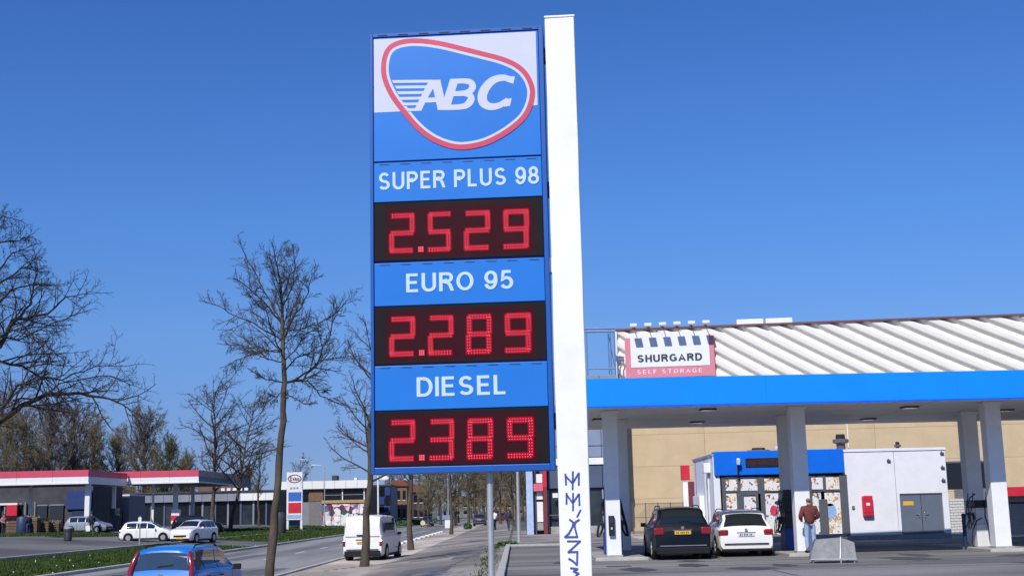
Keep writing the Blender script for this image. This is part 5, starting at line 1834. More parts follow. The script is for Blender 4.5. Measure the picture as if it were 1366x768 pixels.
# goods in front of the shop
m_crate = mat("crate_brown", C(104, 84, 66), rough=.9, var=.3, scale=4)
for i, (px, y, w, h, lab) in enumerate([(18, 113, 1.3, 1.2, "brown wooden crate at the left edge under the red canopy"), (44, 112, 1.1, 1.35, "brown wooden crate right of the dark blue tank"), (57, 113, 1.2, 1.1, "brown wooden crate in the middle of the goods row"), (72, 114, 1.0, .9, "low brown crate nearest the litter bin")]):
    t = thing("wooden_crate", lab, "crate", (at(px, 700, y).x, y, .6), RNG.uniform(-.2, .2), "crates with goods before the far shop")
    for k in range(5):
        MB().box(-w / 2, w / 2, -.42, -.39, k * h / 5 + .01, (k + 1) * h / 5 - .03).build("slat", m_crate, t)
        MB().box(w / 2 - .03, w / 2, -.39, .4, k * h / 5 + .01, (k + 1) * h / 5 - .03).build("slat", m_crate, t)
    MB().box(-w / 2 + .03, w / 2 - .04, -.38, .38, 0.02, h * .9).build("contents", m_dkw, t)
    fl = MB()
    for k in range(40): fl.ball((RNG.uniform(-w / 2, w / 2), RNG.uniform(-.4, .4), h + RNG.uniform(-.05, .25)), .06, 5, 3)
    o = fl.build("goods", mat("goods_mixed", C(150, 130, 110), var=.6, scale=9) if i % 2 else M_soil, t); o['kind'] = 'stuff'
t = thing("storage_tank", "dark blue upright tank between the crates of the far station", "tank", (at(30, 700, 111).x, 111, .6))
MB().lathe([(.46, 0), (.5, .08), (.5, 1.35), (.4, 1.5), (.12, 1.55)], (0, 0, 0), 16).build("shell", mat("tank_blue", C(48, 60, 92), rough=.5), t, smooth=40)
MB().lathe([(.13, 1.55), (.13, 1.66)], (0, 0, 0), 10).build("lid", M_plast, t)
# litter bin
t = thing("litter_bin", "dark litter bin with a pale top standing on the grass patch", "bin", gat(90.5, 721))
MB().lathe([(.2, 0), (.27, .06), (.27, .82), (.24, .86)], (0, 0, 0), 14).build("drum", mat("bin_dark", C(40, 48, 50), rough=.6), t, smooth=40)
MB().lathe([(.29, .84), (.29, .92), (.18, 1.0)], (0, 0, 0), 14).build("lid", m_galv, t, smooth=40)
MB().box(-.12, .12, -.285, -.26, .62, .76).build("slot", M_ink, t)
# marker post
t = thing("marker_post", "thin pale post standing in front of the white small hatchback", "post", gat(186, 727))
MB().tube([(0, 0, 0), (0, 0, 1.9)], .045, 8).build("pole", m_galv, t)
MB().box(-.1, .1, -.06, -.03, 1.4, 1.8).build("plate", m_wht, t)
# vehicles
car("parked_car", "silver hatchback under the edge of the wide red canopy", "car", 'hatch', 3.75, 1.74, 1.46, m_psil, (at(118.5, 700, 112).x, 112, .56), math.radians(-97), wr=.31, group="cars at the far station")
car("parked_car", "white small hatchback seen from its side in front of the far station", "car", 'hatch', 4.0, 1.70, 1.48, m_pwht, (at(199, 700, 97).x, 97, 0), math.radians(-88), wr=.31, group="cars at the far station")
car("driving_car", "white SUV facing the camera right of the white small hatchback", "car", 'suv', 4.3, 1.8, 1.62, m_pwht, (at(259, 700, 94).x, 94, gz(-23.1)), math.radians(167), wr=.34, group="cars at the far station", rails='dark')
car("parked_car", "dark SUV behind the white SUV at the far station", "car", 'suv', 4.6, 1.85, 1.75, m_pblk, (at(264, 690, 119).x, 119, gz(at(264, 690, 119).x)), math.radians(-80), wr=.36, group="cars at the far station")
# red/white fuel pump
for px, y, lab in ((234.5, 128.6, "red and white fuel pump at the column behind the white cars"), (152, 119, "dark fuel pump between the silver and the white hatchback")):
    t = thing("far_fuel_pump", lab, "fuel pump", (at(px, 700, y).x, y, gz(at(px, 700, y).x)), 0, "fuel pumps of the far station")
    MB().box(-.4, .4, -.3, .3, 0, 1.0).build("cabinet", m_wht if px > 200 else m_dkw, t)
    MB().box(-.42, .42, -.32, .32, 1.0, 1.5).build("red_band", m_fire if px > 200 else m_dkw, t)
    MB().box(-.4, .4, -.3, .3, 1.5, 2.1).build("head", m_wht if px > 200 else M_glass, t)
    MB().tube([(.42, -.2, 1.4), (.6, -.2, .8), (.45, -.2, .3)], .03, 5).build("hose", M_plast, t)
# people left
m_dj = mat("jacket_dark", C(46, 50, 58), rough=.9, var=.2)
m_db = mat("trousers_dark", C(50, 62, 96), rough=.9, var=.2)
m_pk = mat("jacket_pinkish", C(176, 128, 120), rough=.9, var=.3)
m_wt = mat("top_white", C(225, 225, 222), rough=.9)
m_hbr = mat("hair_brown", C(60, 46, 38), rough=.9)
person("person in dark clothes standing at the silver hatchback", (at(122, 700, 110).x, 110, .56), math.radians(30), m_dj, m_dj, m_hbr, 'walk')
t = thing("carrier_bag", "white carrier bag beside the person at the silver hatchback", "bag", (at(118.3, 700, 110).x, 109.9, 0.75))
MB().prism([(-.17, 0), (.17, 0), (.22, .4), (.06, .5), (-.06, .5), (-.22, .42)], -.08, .08).build("bag", m_wt, t, bevel=.02)
MB().tube([(-.06, 0, .5), (0, 0, .62), (.06, 0, .5)], .012, 5).build("handle", m_wt, t)
person("person in a pinkish jacket at the left edge of the photo", (at(5, 700, 110.5).x, 110.5, .6), math.radians(-120), m_pk, m_dj, m_hbr, 'stand')
person("person in blue trousers between the crates of the far station", (at(38, 700, 110).x, 110, .6), math.radians(60), m_dj, m_db, m_hbr, 'stand', 1.7)

# ---------------------------------------------------------------- totem
T_ = at(392.5, 690, 150); 
TP = Plane((T_.x, 150, 0), 0)
t = thing("far_price_sign", "white sign tower with an oval Esso logo and blue and red price fields", "price sign", (T_.x, 150, 0))
xl_, xr_ = TP.to(382, 690)[0], TP.to(403.3, 690)[0]
q = lambda py: TP.to(392, py)[1]
MB().box(xl_, xr_, 0, .4, q(693), q(629.5)).build("board", m_wht, t, bevel=.03)
MB().box(xl_, xl_ + .25, .05, .35, -.05, q(693)).build("leg", m_wht, t)
MB().box(xr_ - .25, xr_, .05, .35, -.05, q(693)).build("leg", m_wht, t)
MB().box(xl_ + .22, xr_ - .12, -.02, 0, q(668), q(656)).build("blue_field", mat("totem_blue", C(50, 104, 184), rough=.5), t)
MB().box(xl_ + .22, xr_ - .12, -.02, 0, q(684), q(670)).build("red_field", m_fire, t)
MB().box(xl_ + .12, xr_ - .12, -.02, 0, q(691), q(686)).build("pale_blue_field", mat("totem_pale_blue", C(150, 172, 205), rough=.5), t)
cx_, cz_ = (xl_ + xr_) / 2, q(638)
el = [(cx_ + .80 * math.cos(a * math.pi / 14), cz_ + .48 * math.sin(a * math.pi / 14)) for a in range(28)]
el2 = [(cx_ + (x - cx_) * .86, cz_ + (z - cz_) * .82) for x, z in el]
MB().ring(el, el2, -.03, 0).build("logo_oval", mat("logo_navy", C(70, 74, 104), rough=.5), t)
mb = MB(); words(mb, "Esso".replace('E', 'E'), cx_ - .55, cx_ + .55, cz_ - .22, cz_ + .24, -.002, .03, w=.2, gap=.22)
mb.build("logo_lettering", mat("logo_red", C(150, 60, 72), rough=.5), t)
mb = MB()
for k in range(3): mb.box(cx_ - .5 + k * .36, cx_ - .28 + k * .36, -.02, 0, q(652) + .02 * k, q(649.5))
mb.build("small_mark", m_gwal, t)
person_t = thing("advert_stand", "dark round topped advert stand beside the white sign tower", "advert stand", (at(373.5, 690, 128).x, 128, 0))
MB().lathe([(.55, 0), (.6, .1), (.6, 1.7), (.5, 1.95), (.2, 2.05)], (0, 0, 0), 14).build("drum", m_dkw, person_t, smooth=40)
MB().box(-.6, -.3, -.62, -.3, .6, 1.5).build("poster", m_pink, person_t)

# ---------------------------------------------------------------- buildings beyond
m_brick = mat("brick_brown", C(118, 92, 76), rough=.9, var=.25, scale=3, bump=.3)
m_roofw = mat("roof_band_white", (.76, .75, .72, 1), rough=.6, var=.04)
m_dgl = mat("dark_glazing", (.012, .013, .016, 1), rough=.15, var=.4)


def block(name, label, cat, px0, px1, Y, ytop, depth=8, m=m_gwal):
    a, b = at(px0, 680, Y).x, at(px1, 680, Y).x
    t = thing(name, label, cat, (a, Y, 0))
    t['w'] = b - a
    X = lambda px: at(px, 680, Y).x - a
    Z = lambda py: at((px0 + px1) / 2, py, Y).z
    return t, X, Z, b - a


YB = 185
t, X, Z, w = block("office_building", "low brick building with a white roof band and a graffiti wall", "building", 372, 492, YB, 640)
MB().box(.2, w, .5, 12, 0, Z(648)).build("rear_volume", m_brick, t)
nb = 8
for i in range(nb): MB().box(i * w / nb + .02, (i + 1) * w / nb - .02, -.5, .6, Z(651.5), Z(641)).build("roof_band", m_roofw, t)
MB().box(X(412), X(431), 0, .5, Z(668), Z(651.5)).build("brick_pier", m_brick, t)
MB().box(.2, X(412), .2, .5, 0, Z(651.5)).build("grey_wall_left", m_gwal, t)  # plain grey wall left of the brick pier
for a, b in ((404, 411), (388, 396)):
    MB().box(X(a), X(b), .1, .2, Z(668), Z(656)).build("window", m_dgl, t)
for a, b in ((431.5, 457), (459, 486)):
    wn = MB().box(X(a), X(b), .1, .5, Z(667), Z(651.5)).build("window", m_dgl, t)
    MB().box(X(a), X(b), .02, .1, Z(660.5), Z(659.7)).build("window_rail", m_gwal, wn)
    MB().box(X(b) - .1, X(b) + .05, .02, .1, Z(667), Z(651.5)).build("window_jamb", m_roofw, wn)
MB().box(X(429), w, -.15, .4, Z(671), Z(667)).build("sill_band", mat("sill_tan", C(172, 142, 100), rough=.8), t)
MB().box(X(412), X(430), -.02, .3, 0, Z(668.5)).build("lower_wall", mat("lower_wall_grey", C(120, 116, 116), rough=.9), t)
m_graw = poster("mural_wall", 3, 1.6, [C(200, 120, 150), C(230, 226, 220), C(150, 170, 190), C(110, 60, 80), C(210, 210, 205), C(90, 110, 140), C(224, 200, 205), C(60, 90, 80), C(240, 236, 230)], thr=.6)
for i in range(5):
    a = X(430) + (w - X(430)) * i / 5
    MB().box(a + .03, a + (w - X(430)) / 5 - .03, -.1, .2, 0, Z(672.5)).build("mural_panel", m_graw, t)
MB().box(X(440), X(447), 2, 4, Z(641), Z(633.5)).build("roof_plant", m_dkw, t)
MB().box(X(470), X(474), 2, 3, Z(641), Z(637)).build("chimney", m_roofw, t)

t, X, Z, w = block("shop_row", "long low row of shops with a grey roof behind the far station", "building", 168, 372, 178, 652)
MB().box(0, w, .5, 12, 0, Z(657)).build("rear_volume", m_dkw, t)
nb = 12
for i in range(nb):
    a, b = i * w / nb, (i + 1) * w / nb
    pxm = 168 + (i + .5) * 204 / nb
    MB().box(a + .02, b - .02, -.4, .6, Z(668.5), Z(657.5)).build("fascia_board", m_roofw if pxm > 318 else m_gwal, t)
    wn = MB().box(a + .15, b - .15, .2, .5, .5, Z(671)).build("window", m_dgl if i % 3 else m_shopgl, t)
    MB().box(a - .12, a + .12, .05, .5, 0, Z(668.5)).build("pier", m_paneld if i % 2 else m_gwal, t)
MB().box(0, w, -.6, 12, Z(657), Z(655)).build("roof_sheet", m_dkw, t)
MB().box(X(300), X(318), .8, 8, Z(655), Z(638)).build("roof_storey", m_gwal, t)
MB().box(X(262), X(316), .6, 8, Z(655), Z(632)).build("upper_storey", mat("upper_brown", C(112, 84, 80), rough=.9, var=.2), t)
mb = MB()
for k, ch in enumerate("....."):
    mb.box(X(296) + k * .8, X(296) + k * .8 + .5, -.7, -.6, Z(655), Z(651.5))
o = mb.build("roof_letters", m_wht, t); o['kind'] = 'stuff'

t, X, Z, w = block("office_building", "dark blue glass building right of the mural wall", "building", 497, 521, 200, 645)
MB().box(0, w, .3, 12, 0, Z(648)).build("rear_volume", m_paneld, t)
for i in range(3):
    for j in range(4):
        MB().box(i * w / 3 + .06, (i + 1) * w / 3 - .06, .1, .3, .2 + j * (Z(648) - .2) / 4, (j + 1) * (Z(648)) / 4 - .15).build("window", m_dbl if (i + j) % 2 else m_dgl, t)
MB().box(-.1, w + .1, 0, 12, Z(648), Z(646)).build("roof", m_dkw, t)
specs = [(521, 543, 215, 640, "brick house with a reddish roof behind the slender street trees", m_brick, 1), (543, 566, 235, 648, "dark brown terraced house left of the far tree mass", mat("brick_dark", C(66, 56, 54), rough=.9, var=.2), 1),
         (583, 604, 300, 652, "small white and blue shop at the far end of the street", mat("blue_white", C(110, 130, 160), rough=.7, var=.3, scale=.6), 0), (604, 640, 380, 662, "pale distant houses at the end of the street", mat("house_pale", C(110, 106, 102), rough=.9, var=.25, scale=.4), 1),
         (655, 700, 330, 664, "brick houses behind the trees above the walkers", m_brick, 1)]
for (a_, b_, Y_, yt, lab, m, gable) in specs:
    t, X, Z, w = block("house", lab, "house", a_, b_, Y_, yt)
    zt_ = Z(yt + 8 if gable else yt)
    MB().box(0, w, 0, 9, 0, zt_).build("wall", m, t)
    if gable:
        MB().prism([(-.3, zt_), (w + .3, zt_), (w * .8, Z(yt)), (w * .2, Z(yt))], -.3, 9).build("roof", mat("roof_tile_red", C(120, 70, 58), rough=.9, var=.25, scale=2), t)
    for i in range(3):
        for j in range(2):
            wn = MB().box(w * (i + .22) / 3, w * (i + .75) / 3, -.05, .05, .9 + j * zt_ * .48, .9 + j * zt_ * .48 + zt_ * .25).build("window", M_glass, t)
            MB().box(w * (i + .18) / 3, w * (i + .79) / 3, -.09, -.05, .8 + j * zt_ * .48, .9 + j * zt_ * .48).build("sill", m_wht, wn)
t = thing("white_kiosk_box", "white box cabinet standing left of the road far away", "cabinet", (at(597, 690, 170).x, 170, gz(at(597, 690, 170).x)))
MB().box(-.35, .35, -.3, .3, 0, 1.1).build("cabinet", m_wht, t, bevel=.03); MB().box(-.4, .4, -.35, .35, 1.1, 1.16).build("lid", m_gwal, t)
t = thing("round_sign", "small round cream sign at the roadside between the slim trees", "sign", (at(564, 690, 150).x, 150, gz(at(564, 690, 150).x)))
MB().lathe([(.28, -.03), (.28, .03)], (0, 0, .9), 16, 'Y').build("disc", mat("cream", C(205, 190, 160)), t); MB().tube([(0, .03, 0), (0, .03, .8)], .04, 6).build("post", m_galv, t)

# posts and lamps along the street
def lamp_post(label, px, Y, ztop, r=.07, arm=1.2, m=m_galv):
    x = at(px, 680, Y).x
    t = thing("street_lamp", label, "street lamp", (x, Y, gz(x)), 0, "street lamps along the road")
    MB().tube([(0, 0, 0), (0, 0, ztop * .5), (0, 0, ztop)], [r * 1.3, r, r * .8], 8).build("pole", m, t, smooth=50)
    MB().tube([(0, 0, ztop - .05), (-arm * .5, 0, ztop + .2), (-arm, 0, ztop + .25)], r * .6, 6).build("arm", m, t)
    MB().cbox((-arm - .25, 0, ztop + .25), (.6, .22, .12)).build("lamp_head", m_pgrey, t, bevel=.03)
    return t


lamp_post("pale slender post on the sidewalk nearest the red portal", 691.5, 68.5, 5.2, .085)
lamp_post("tall grey lamp post far down the street by the white cabinet", 598, 190, 8.5)
lamp_post("thin lamp post behind the van left of the dark blue building", 433, 172, 8.0, .06)
lamp_post("thin lamp post rising behind the white sign tower", 414, 210, 10.0, .06)
t = thing("advert_sign", "white oval sign on a tall thin pole left of the price sign", "sign", (at(504.5, 680, 140).x, 140, gz(-15)))
za = at(504, 638, 140).z - gz(-15)
MB().tube([(0, 0, 0), (0, 0, za + .3)], .1, 8).build("pole", m_wht, t)
MB().ball((.65, 0, za + .0), .5, 14, 8, (1.1, .25, .55)).build("board", m_wht, t, smooth=60)

# far cars and walkers
car("parked_car", "dark car seen from behind at the far kerb beside the tree row", "car", 'suv', 4.4, 1.8, 1.6, m_pdkb, (at(640, 690, 186).x, 186, gz(-5)), 0, group="far cars along the street")
car("parked_car", "dark red car beyond the two walkers", "car", 'hatch', 4.2, 1.76, 1.5, m_pdred, (at(667, 690, 215).x, 215, gz(-2)), math.radians(90), group="far cars along the street")
car("driving_car", "dark blue car coming down the far road", "car", 'hatch', 4.2, 1.76, 1.5, m_pdkb, (-13.6, 196, -.4), math.radians(180), group="far cars along the street")
car("parked_car", "dark car left of the far road behind the blue one", "car", 'wagon', 4.4, 1.76, 1.5, m_pblk, (-15.6, 224, -.4), math.radians(180), group="far cars along the street")
person("walker in a dark jacket and jeans on the sidewalk", (at(678.5, 700, 112).x, 112, gz(-.4)), math.radians(-8), m_dj, m_db, m_hbr, 'walk', 1.8)
# cyclist
bx_, by_ = at(660, 700, 122).x, 122
t = thing("bicycle", "bicycle ridden away down the sidewalk", "bicycle", (bx_, by_, gz(bx_)), math.radians(8))
for y in (-.52, .54):
    ws_ = MB()
    pts_ = [(0, y + .34 * math.cos(a * math.pi / 10), .34 + .34 * math.sin(a * math.pi / 10)) for a in range(21)]
    ws_.tube(pts_, .024, 5); ws_.build("wheel", M_tyre, t)
fr_ = MB()
for a, b in (((0, -.52, .34), (0, -.12, .32)), ((0, -.12, .32), (0, -.25, .92)), ((0, -.22, .82), (0, .38, .88)), ((0, -.12, .32), (0, .40, .78)), ((0, -.52, .34), (0, -.22, .82)), ((0, .54, .34), (0, .38, .98))): fr_.tube([a, b], .02, 5)
fr_.build("bicycle_frame", M_plast, t)
MB().tube([(-.27, .3, 1.05), (0, .38, 1.02), (.27, .3, 1.05)], .015, 5).build("handlebar", M_plast, t)
MB().cbox((0, -.26, .95), (.16, .26, .06)).build("saddle", M_plast, t, bevel=.02)
person("cyclist in a white top riding away on the sidewalk", (bx_, by_ - .18, gz(bx_) + .12), math.radians(8), m_wt, m_dj, m_hbr, 'ride', 1.72)
# ================================================================ trees
def limb(mb, pts, Y, drift, r0, r1, rng, sp, cnt, lvl=2, base=None, t0=.12, lenk=.55, O=None):
    """one traced limb with its own side branches"""
    n = len(pts)
    P_ = [at(p[0], p[1], Y + drift * (i / (n - 1))) - O for i, p in enumerate(pts)]
    if base is not None: P_[0] = base
    Q = []
    for i in range(n - 1):
        for k in range(3):
            Q.append(P_[i].lerp(P_[i + 1], k / 3) + (Vector((rng.gauss(0, .02), rng.gauss(0, .03), rng.gauss(0, .02))) if i + k else Vector()))
    Q.append(P_[-1])
    rr = [r0 + (r1 - r0) * i / (len(Q) - 1) for i in range(len(Q))]
    mb.tube(Q, rr, 6, cap=False)
    L_ = sum((a - b).length for a, b in zip(Q, Q[1:]))
    spawn(mb, Q, rr, L_, lvl, rng, sp, t0, cnt, lenk)
    grow(mb, Q[-1], (Q[-1] - Q[-2]).normalized(), L_ * .14, r1, lvl + 1, rng, sp)


# the tree between the blue hatchback and the sign
Y2 = 31.0
O2 = at(360, 768, Y2); O2.z = gz(O2.x)
rng = random.Random(11)
tr = thing("bare_tree", "tall bare tree with an open crown left of the price sign", "tree", O2, 0, "bare street trees on the verge")
zz = lambda X, Y: (200 + .4425 * X, 300 + .4425 * Y)
tpx = [(356, 790), (362, 730), (371, 640), (377, 560), (379, 510), (377, 455), (376, 410), (374, 375), (367, 343)]
TP_ = [at(*p, Y2) - O2 for p in tpx]; TP_[0].z = -.1
tr_r = [.12, .105, .088, .074, .064, .05, .036, .022, .01]
Q = []; R_ = []
for i in range(len(TP_) - 1):
    for k in range(4):
        f = k / 4
        Q.append(TP_[i].lerp(TP_[i + 1], f) + Vector((rng.gauss(0, .008), rng.gauss(0, .008), 0))); R_.append((tr_r[i] + (tr_r[i + 1] - tr_r[i]) * f) * rng.uniform(.95, 1.07))
Q.append(TP_[-1]); R_.append(.01)
MB().tube(Q, R_, 10).build("trunk", M_bark, tr, smooth=60)
sp2 = dict(SPEC, n=[22, 7, 6, 5], len=[.42, .52, .56, .6], ang=[55, 42, 40, 42], rmin=.0046, wig=[.06, .09, .08, .09, .12])
cm = MB()
limbs = [([(412, 475), (460, 465), (500, 420), (535, 340), (560, 270), (592, 232)], .6, .04), ([(412, 480), (470, 450), (510, 410), (560, 398), (625, 395)], -1.0, .032), ([(440, 470), (475, 468), (515, 512), (568, 536)], 1.2, .022),
         ([(400, 468), (350, 465), (308, 440)], -.6, .022), ([(392, 390), (350, 375), (290, 365), (222, 360)], .5, .024), ([(390, 385), (340, 378), (270, 405), (236, 422)], -.9, .02),
         ([(392, 350), (350, 320), (290, 290), (240, 265), (186, 238)], .3, .03), ([(392, 300), (360, 250), (310, 200), (262, 165)], -.8, .026), ([(392, 290), (360, 230), (320, 150), (283, 80)], .8, .026),
         ([(404, 260), (430, 180), (440, 120), (432, 75)], .5, .022), ([(405, 330), (440, 270), (475, 205), (496, 145)], -.6, .026), ([(408, 400), (450, 360), (470, 325), (505, 320)], 1.0, .02),
         ([(410, 320), (470, 310), (520, 290), (565, 262)], -1.1, .022), ([(395, 500), (370, 522), (335, 548)], .5, .014), ([(398, 240), (385, 160), (362, 100)], -.5, .018), ([(400, 220), (420, 150), (400, 90)], .9, .016),
         ([(400, 360), (410, 330), (430, 250), (470, 160)], 2.2, .024), ([(396, 380), (370, 330), (350, 260), (300, 210)], -2.2, .024), ([(402, 430), (440, 400), (480, 385), (540, 350)], 2.0, .022), ([(398, 420), (350, 400), (310, 350), (260, 330)], 1.9, .022), ([(402, 500), (430, 520), (480, 540)], -.8, .014)]
for pts, dr, r0 in limbs:
    b = zz(*pts[0])
    # root the limb on the trunk
    z0 = at(*b, Y2).z - O2.z
    k = min(range(len(Q)), key=lambda i: abs(Q[i].z - z0))
    limb(cm, [zz(*p) for p in pts], Y2, dr, r0 * .85, .009, rng, sp2, 14, base=Q[k], O=O2, lenk=.36)
spawn(cm, Q[18:], R_[18:], 2.4, 2, rng, sp2, .05, 26, .4)
cm.build("crown", M_twig, tr)

# the old tree reaching in from the left edge
Y1 = 41.0
O1 = Vector((at(-120, 690, Y1).x, Y1, 0)); O1.z = gz(O1.x)
tr = thing("old_bare_tree", "big dark bare tree reaching in from the left edge of the photo", "tree", O1)
z3 = lambda X, Y: (.4167 * X, 280 + .4167 * Y)
rng = random.Random(5)
tk = [(-120, 760), (-116, 700), (-108, 620), (-96, 560), (-80, 500), (-60, 440), (-50, 380), (-45, 320)]
K_ = [at(*p, Y1) - O1 for p in tk]; K_[0].z = -.15
MB().tube(K_, [.42, .34, .3, .27, .23, .17, .11, .05], 12).build("trunk", mat("bark_dark", C(66, 58, 52), rough=.95, var=.3, scale=5, bump=1, bscale=14), tr, smooth=60)
cm = MB()
sp1 = dict(SPEC, n=[22, 8, 6, 5], len=[.42, .5, .5, .55], rmin=.006, wig=[.06, .12, .15, .17, .2], up=[.04, .02, .02, .0, .0])
L1 = [([(-200, 790), (0, 678), (70, 625), (150, 592), (250, 585), (330, 600), (390, 620), (430, 648)], .8, .11, K_[2]), ([(-150, 620), (0, 640), (60, 560), (140, 540), (165, 600)], -1.0, .05, K_[3]), ([(-140, 560), (0, 490), (70, 500), (135, 535), (200, 540), (300, 500), (400, 500)], 1.5, .055, K_[3]),
      ([(-130, 520), (0, 440), (40, 355), (90, 345), (150, 330), (210, 280), (285, 268)], .5, .085, K_[4]), ([(-130, 500), (5, 425), (50, 350), (100, 300), (108, 240), (120, 180)], -.8, .07, K_[4]), ([(-120, 330), (0, 292), (50, 250), (110, 238), (180, 240)], 1.0, .045, K_[5]),
      ([(-110, 290), (0, 235), (70, 190), (112, 152)], -1.0, .045, K_[5]), ([(-110, 200), (0, 105), (62, 98), (100, 80)], .5, .04, K_[6]), ([(-40, 395), (40, 385), (100, 400), (150, 430), (182, 468)], -1.4, .035, K_[4]), ([(-110, 160), (-40, 60), (10, 20), (50, 30)], 0, .04, K_[6]),
      ([(40, 610), (130, 600), (190, 560), (260, 540), (350, 530), (420, 560)], 2.4, .035, None), ([(-100, 250), (0, 190), (40, 140), (90, 120)], 2.0, .04, K_[6]), ([(-120, 480), (-20, 400), (60, 420), (170, 360), (250, 330)], 2.2, .045, K_[4]), ([(120, 600), (170, 630), (240, 640), (300, 660)], -1, .025, None), ([(-60, 640), (20, 620), (80, 560), (130, 500)], 1.2, .03, None)]
for pts, dr, r0, base in L1:
    if base is None:
        pts = [(q[0], q[1]) for q in pts]
    limb(cm, [z3(*p) for p in pts], Y1, dr, r0, .012, rng, sp1, 20, base=base, O=O1, lenk=.3)
cm.build("crown", mat("twig_darker", C(60, 52, 50), rough=.9, var=.2, spec=.1), tr)

# street trees along the verge
def gtree(px, Y, H, r0, seed, label, group="bare street trees on the verge", x=None, **k):
    x = at(px, 690, Y).x if x is None else x
    return bare_tree(label, (x, Y, gz(x)), H, r0, seed, group, **k)


spm = dict(n=[20, 7, 5, 3])
gtree(485.5, 51.6, 9.6, .17, 21, "slender bare tree whose trunk stands in front of the white van", t0=.36, sp=dict(n=[20, 8, 6, 4]), lenk=.36, tm=M_bark, lean=(.055, 0), cnt=28)
gtree(548, 73, 10.5, .17, 22, "slender bare tree just right of the white van", t0=.36, sp=spm, lenk=.34)
base_t = gtree(601.5, 122, 10, .17, 23, "slim bare tree at the white edge blocks of the road", t0=.3, sp=dict(n=[20, 6, 5, 2], rmin=.012), lenk=.36)
for i, (px, Y, lab, s) in enumerate([(624.5, 158, "bare tree with ivy at its foot left of the parked dark car", 1.1), (640, 225, "far bare tree behind the parked dark car", 1.1), (655.5, 136, "thick dark tree trunk behind the steel pole of the price sign", 1.3), (668, 178, "bare tree above the walker and the cyclist", 1.15),
                                  (684, 150, "bare tree right of the walker in dark clothes", 1.0), (697, 205, "bare tree left of the pale column of the grey building", 1.2), (649, 300, "distant bare tree in the middle of the street view", 1.3), (675, 270, "distant bare tree behind the dark red car", 1.3), (612, 250, "distant bare tree right of the white and blue shop", 1.1)]):
    x = at(px, 690, Y).x
    copy_tree(base_t, lab, (x, Y, gz(x)), i * 1.3, scale=s)
dens = gtree(575, 240, 13, .3, 31, "brownish twiggy tree right of the brick houses", group="trees behind the street", t0=.12, sp=dict(n=[20, 10, 8, 5], rmin=.022, ang=[50, 45, 45, 45]), cnt=34, lenk=.38, wm=M_twig_b)
dens2 = gtree(30, 190, 17, .35, 32, "dense brown twiggy tree above the left end of the red canopy", group="dense trees behind the far station", t0=.12, sp=dict(n=[20, 9, 8, 5], rmin=.02, up=[.04, .1, .08, .05, .03], ang=[42, 45, 45, 45]), cnt=62, lenk=.46, wm=M_twig_b)
dens3 = gtree(95, 195, 17.5, .35, 33, "reddish brown twiggy tree above the corner of the wide red canopy", group="dense trees behind the far station", t0=.10, sp=dict(n=[20, 9, 8, 5], rmin=.02, up=[.04, .1, .08, .05, .03], ang=[40, 45, 45, 45]), cnt=62, lenk=.42, wm=mat("twig_reddish", C(116, 106, 92), rough=.9, var=.25, spec=.1))
for src, px, Y, lab, s, m in [(dens2, -22, 185, "dense twiggy tree at the left edge behind the old tree", 1.05, None), (dens3, 62, 188, "dense twiggy tree between the two tallest ones behind the wide canopy", .98, None), (dens2, 120, 205, "shorter twiggy tree right of the reddish one", .92, None), (dens3, 190, 200, "pointed grey twiggy tree above the smaller red canopy", 1.0, None),
                              (dens2, 222, 190, "low olive twiggy tree above the end of the smaller red canopy", .72, M_twig_g), (dens2, 155, 210, "thin twiggy tree between the reddish and the pointed tree", .84, None), (dens2, 250, 205, "low twiggy tree left of the bare tree at the shop row", .62, None), (dens3, 5, 180, "brown tree trunkless above the left edge of the canopy", .85, M_twig_b),
                              (dens2, 330, 230, "low twiggy tree behind the leaning tree", .55, None)]:
    x = at(px, 690, Y).x
    c = copy_tree(src, lab.replace("trunkless ", ""), (x, Y, gz(x)), px * .7, scale=s)
    if m:
        for ch in kids(c):
            if ch.name.startswith("crown"):
                ch.data = ch.data.copy(); ch.data.materials[0] = m
for px, Y, lab, s in [(560, 300, "brownish twiggy tree behind the dark terraced house", 1.1), (592, 330, "twiggy tree behind the white and blue shop", 1.2), (628, 360, "far brownish tree left of the street's end", 1.5), (662, 330, "far brownish tree above the cyclist", 1.4), (690, 300, "far brownish tree behind the slender post", 1.3), (535, 260, "twiggy tree above the reddish roof", .8), (712, 260, "far brownish tree beside the pale column", 1.2), (645, 420, "twiggy tree closing the end of the street", 2.0),
                    (572, 190, "brown twiggy tree beside the road right of the van", .72), (588, 215, "brown twiggy tree in front of the white and blue shop", .7), (608, 200, "brown twiggy tree over the bend of the far road", .8), (634, 240, "brown twiggy tree above the parked dark car", 1.0), (656, 200, "brown twiggy tree behind the thick dark trunk", .9), (674, 230, "brown twiggy tree over the dark red car", 1.0), (690, 190, "brown twiggy tree behind the slender pale post", .8), (703, 215, "brown twiggy tree left of the grey building", .9), (520, 235, "brown twiggy tree behind the dark glass building", .7)]:
    x = at(px, 690, Y).x
    copy_tree(dens, lab, (x, Y, gz(x)), px * .9, scale=s)
gtree(284, 150, 17, .26, 41, "bare tree with a round crown behind the white SUV", group="bare trees by the far station", t0=.25, sp=dict(n=[20, 7, 6, 3], rmin=.013, up=[.04, .08, .06, .03, .02]), cnt=36, lenk=.44)
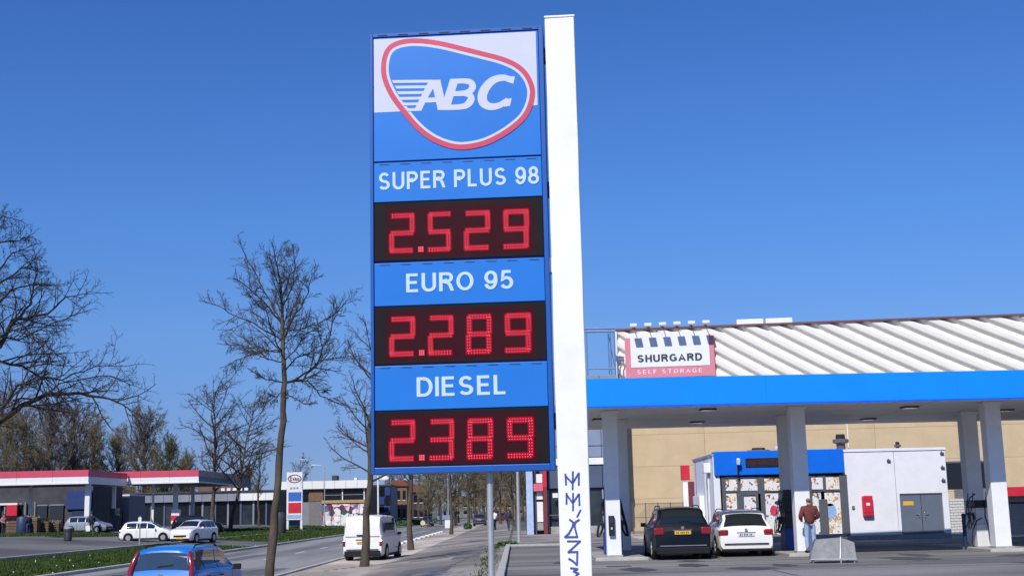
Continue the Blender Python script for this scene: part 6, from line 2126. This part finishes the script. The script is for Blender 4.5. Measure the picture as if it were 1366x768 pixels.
gtree(307, 138, 14.5, .2, 42, "leaning bare tree right of the white SUV", group="bare trees by the far station", t0=.3, sp=dict(n=[20, 7, 6, 3], rmin=.013), cnt=34, lenk=.42, lean=(.17, 0))
gtree(400, 260, 13.5, .2, 43, "small far bare tree behind the white sign tower", group="bare trees by the far station", t0=.3, sp=dict(n=[20, 7, 6, 3], rmin=.02), cnt=20, lenk=.34)
gtree(345, 170, 12.0, .17, 44, "bare tree with low crown behind the main trunk", group="bare trees by the far station", t0=.3, sp=dict(n=[20, 7, 6, 3], rmin=.016), cnt=18, lenk=.34)

# ivy at a tree foot and clipped hedges by the road
def bush(name, label, cat, loc, rx, ry, rz_, n, m, seed, kind=None):
    r = random.Random(seed); mb = MB()
    for i in range(n):
        a = r.uniform(0, 6.28); u = r.random() ** .5; z = r.random()
        p = Vector((math.cos(a) * rx * u, math.sin(a) * ry * u, rz_ * z * math.sqrt(max(0, 1 - u * u * .6))))
        s = r.uniform(.05, .12); d = Vector((r.gauss(0, 1), r.gauss(0, 1), r.gauss(0, 1))).normalized(); e = d.orthogonal().normalized() * s; f = d.cross(e).normalized() * s
        mb.add([p - e - f, p + e - f, p + f * 1.3], [(0, 1, 2)])
    t = thing(name, label, cat, loc)
    mb.build("leaves", m, t)
    st = MB()
    for i in range(4): st.tube([(r.uniform(-.1, .1), 0, 0), (r.uniform(-rx, rx) * .6, r.uniform(-ry, ry) * .6, rz_ * .8)], .015, 4)
    st.build("stems", M_twig, t)
    return t


M_leaf = mat("leaf_green", (.06, .12, .03, 1), rough=.7, var=.4, scale=3)
bush("ivy_clump", "green ivy clump at the foot of the far street tree", "plant", (at(624, 700, 156).x, 156, gz(-5.5)), .5, .5, .7, 500, M_leaf, 1)
bush("low_shrub", "small green shrub at the end of the forecourt kerb", "shrub", (-.5, 62.5, 0), .5, .2, .16, 260, M_leaf, 2)
for i, y in enumerate((205, 225, 245, 265)):
    x = -17.9
    bush("hedge", ["nearest low green hedge left of the far road", "second low green hedge left of the far road", "third low green hedge left of the far road", "farthest low green hedge left of the road"][i], "hedge", (x, y, gz(x)), 1.2, 8.0, .9, 2600, M_leaf, 10 + i)
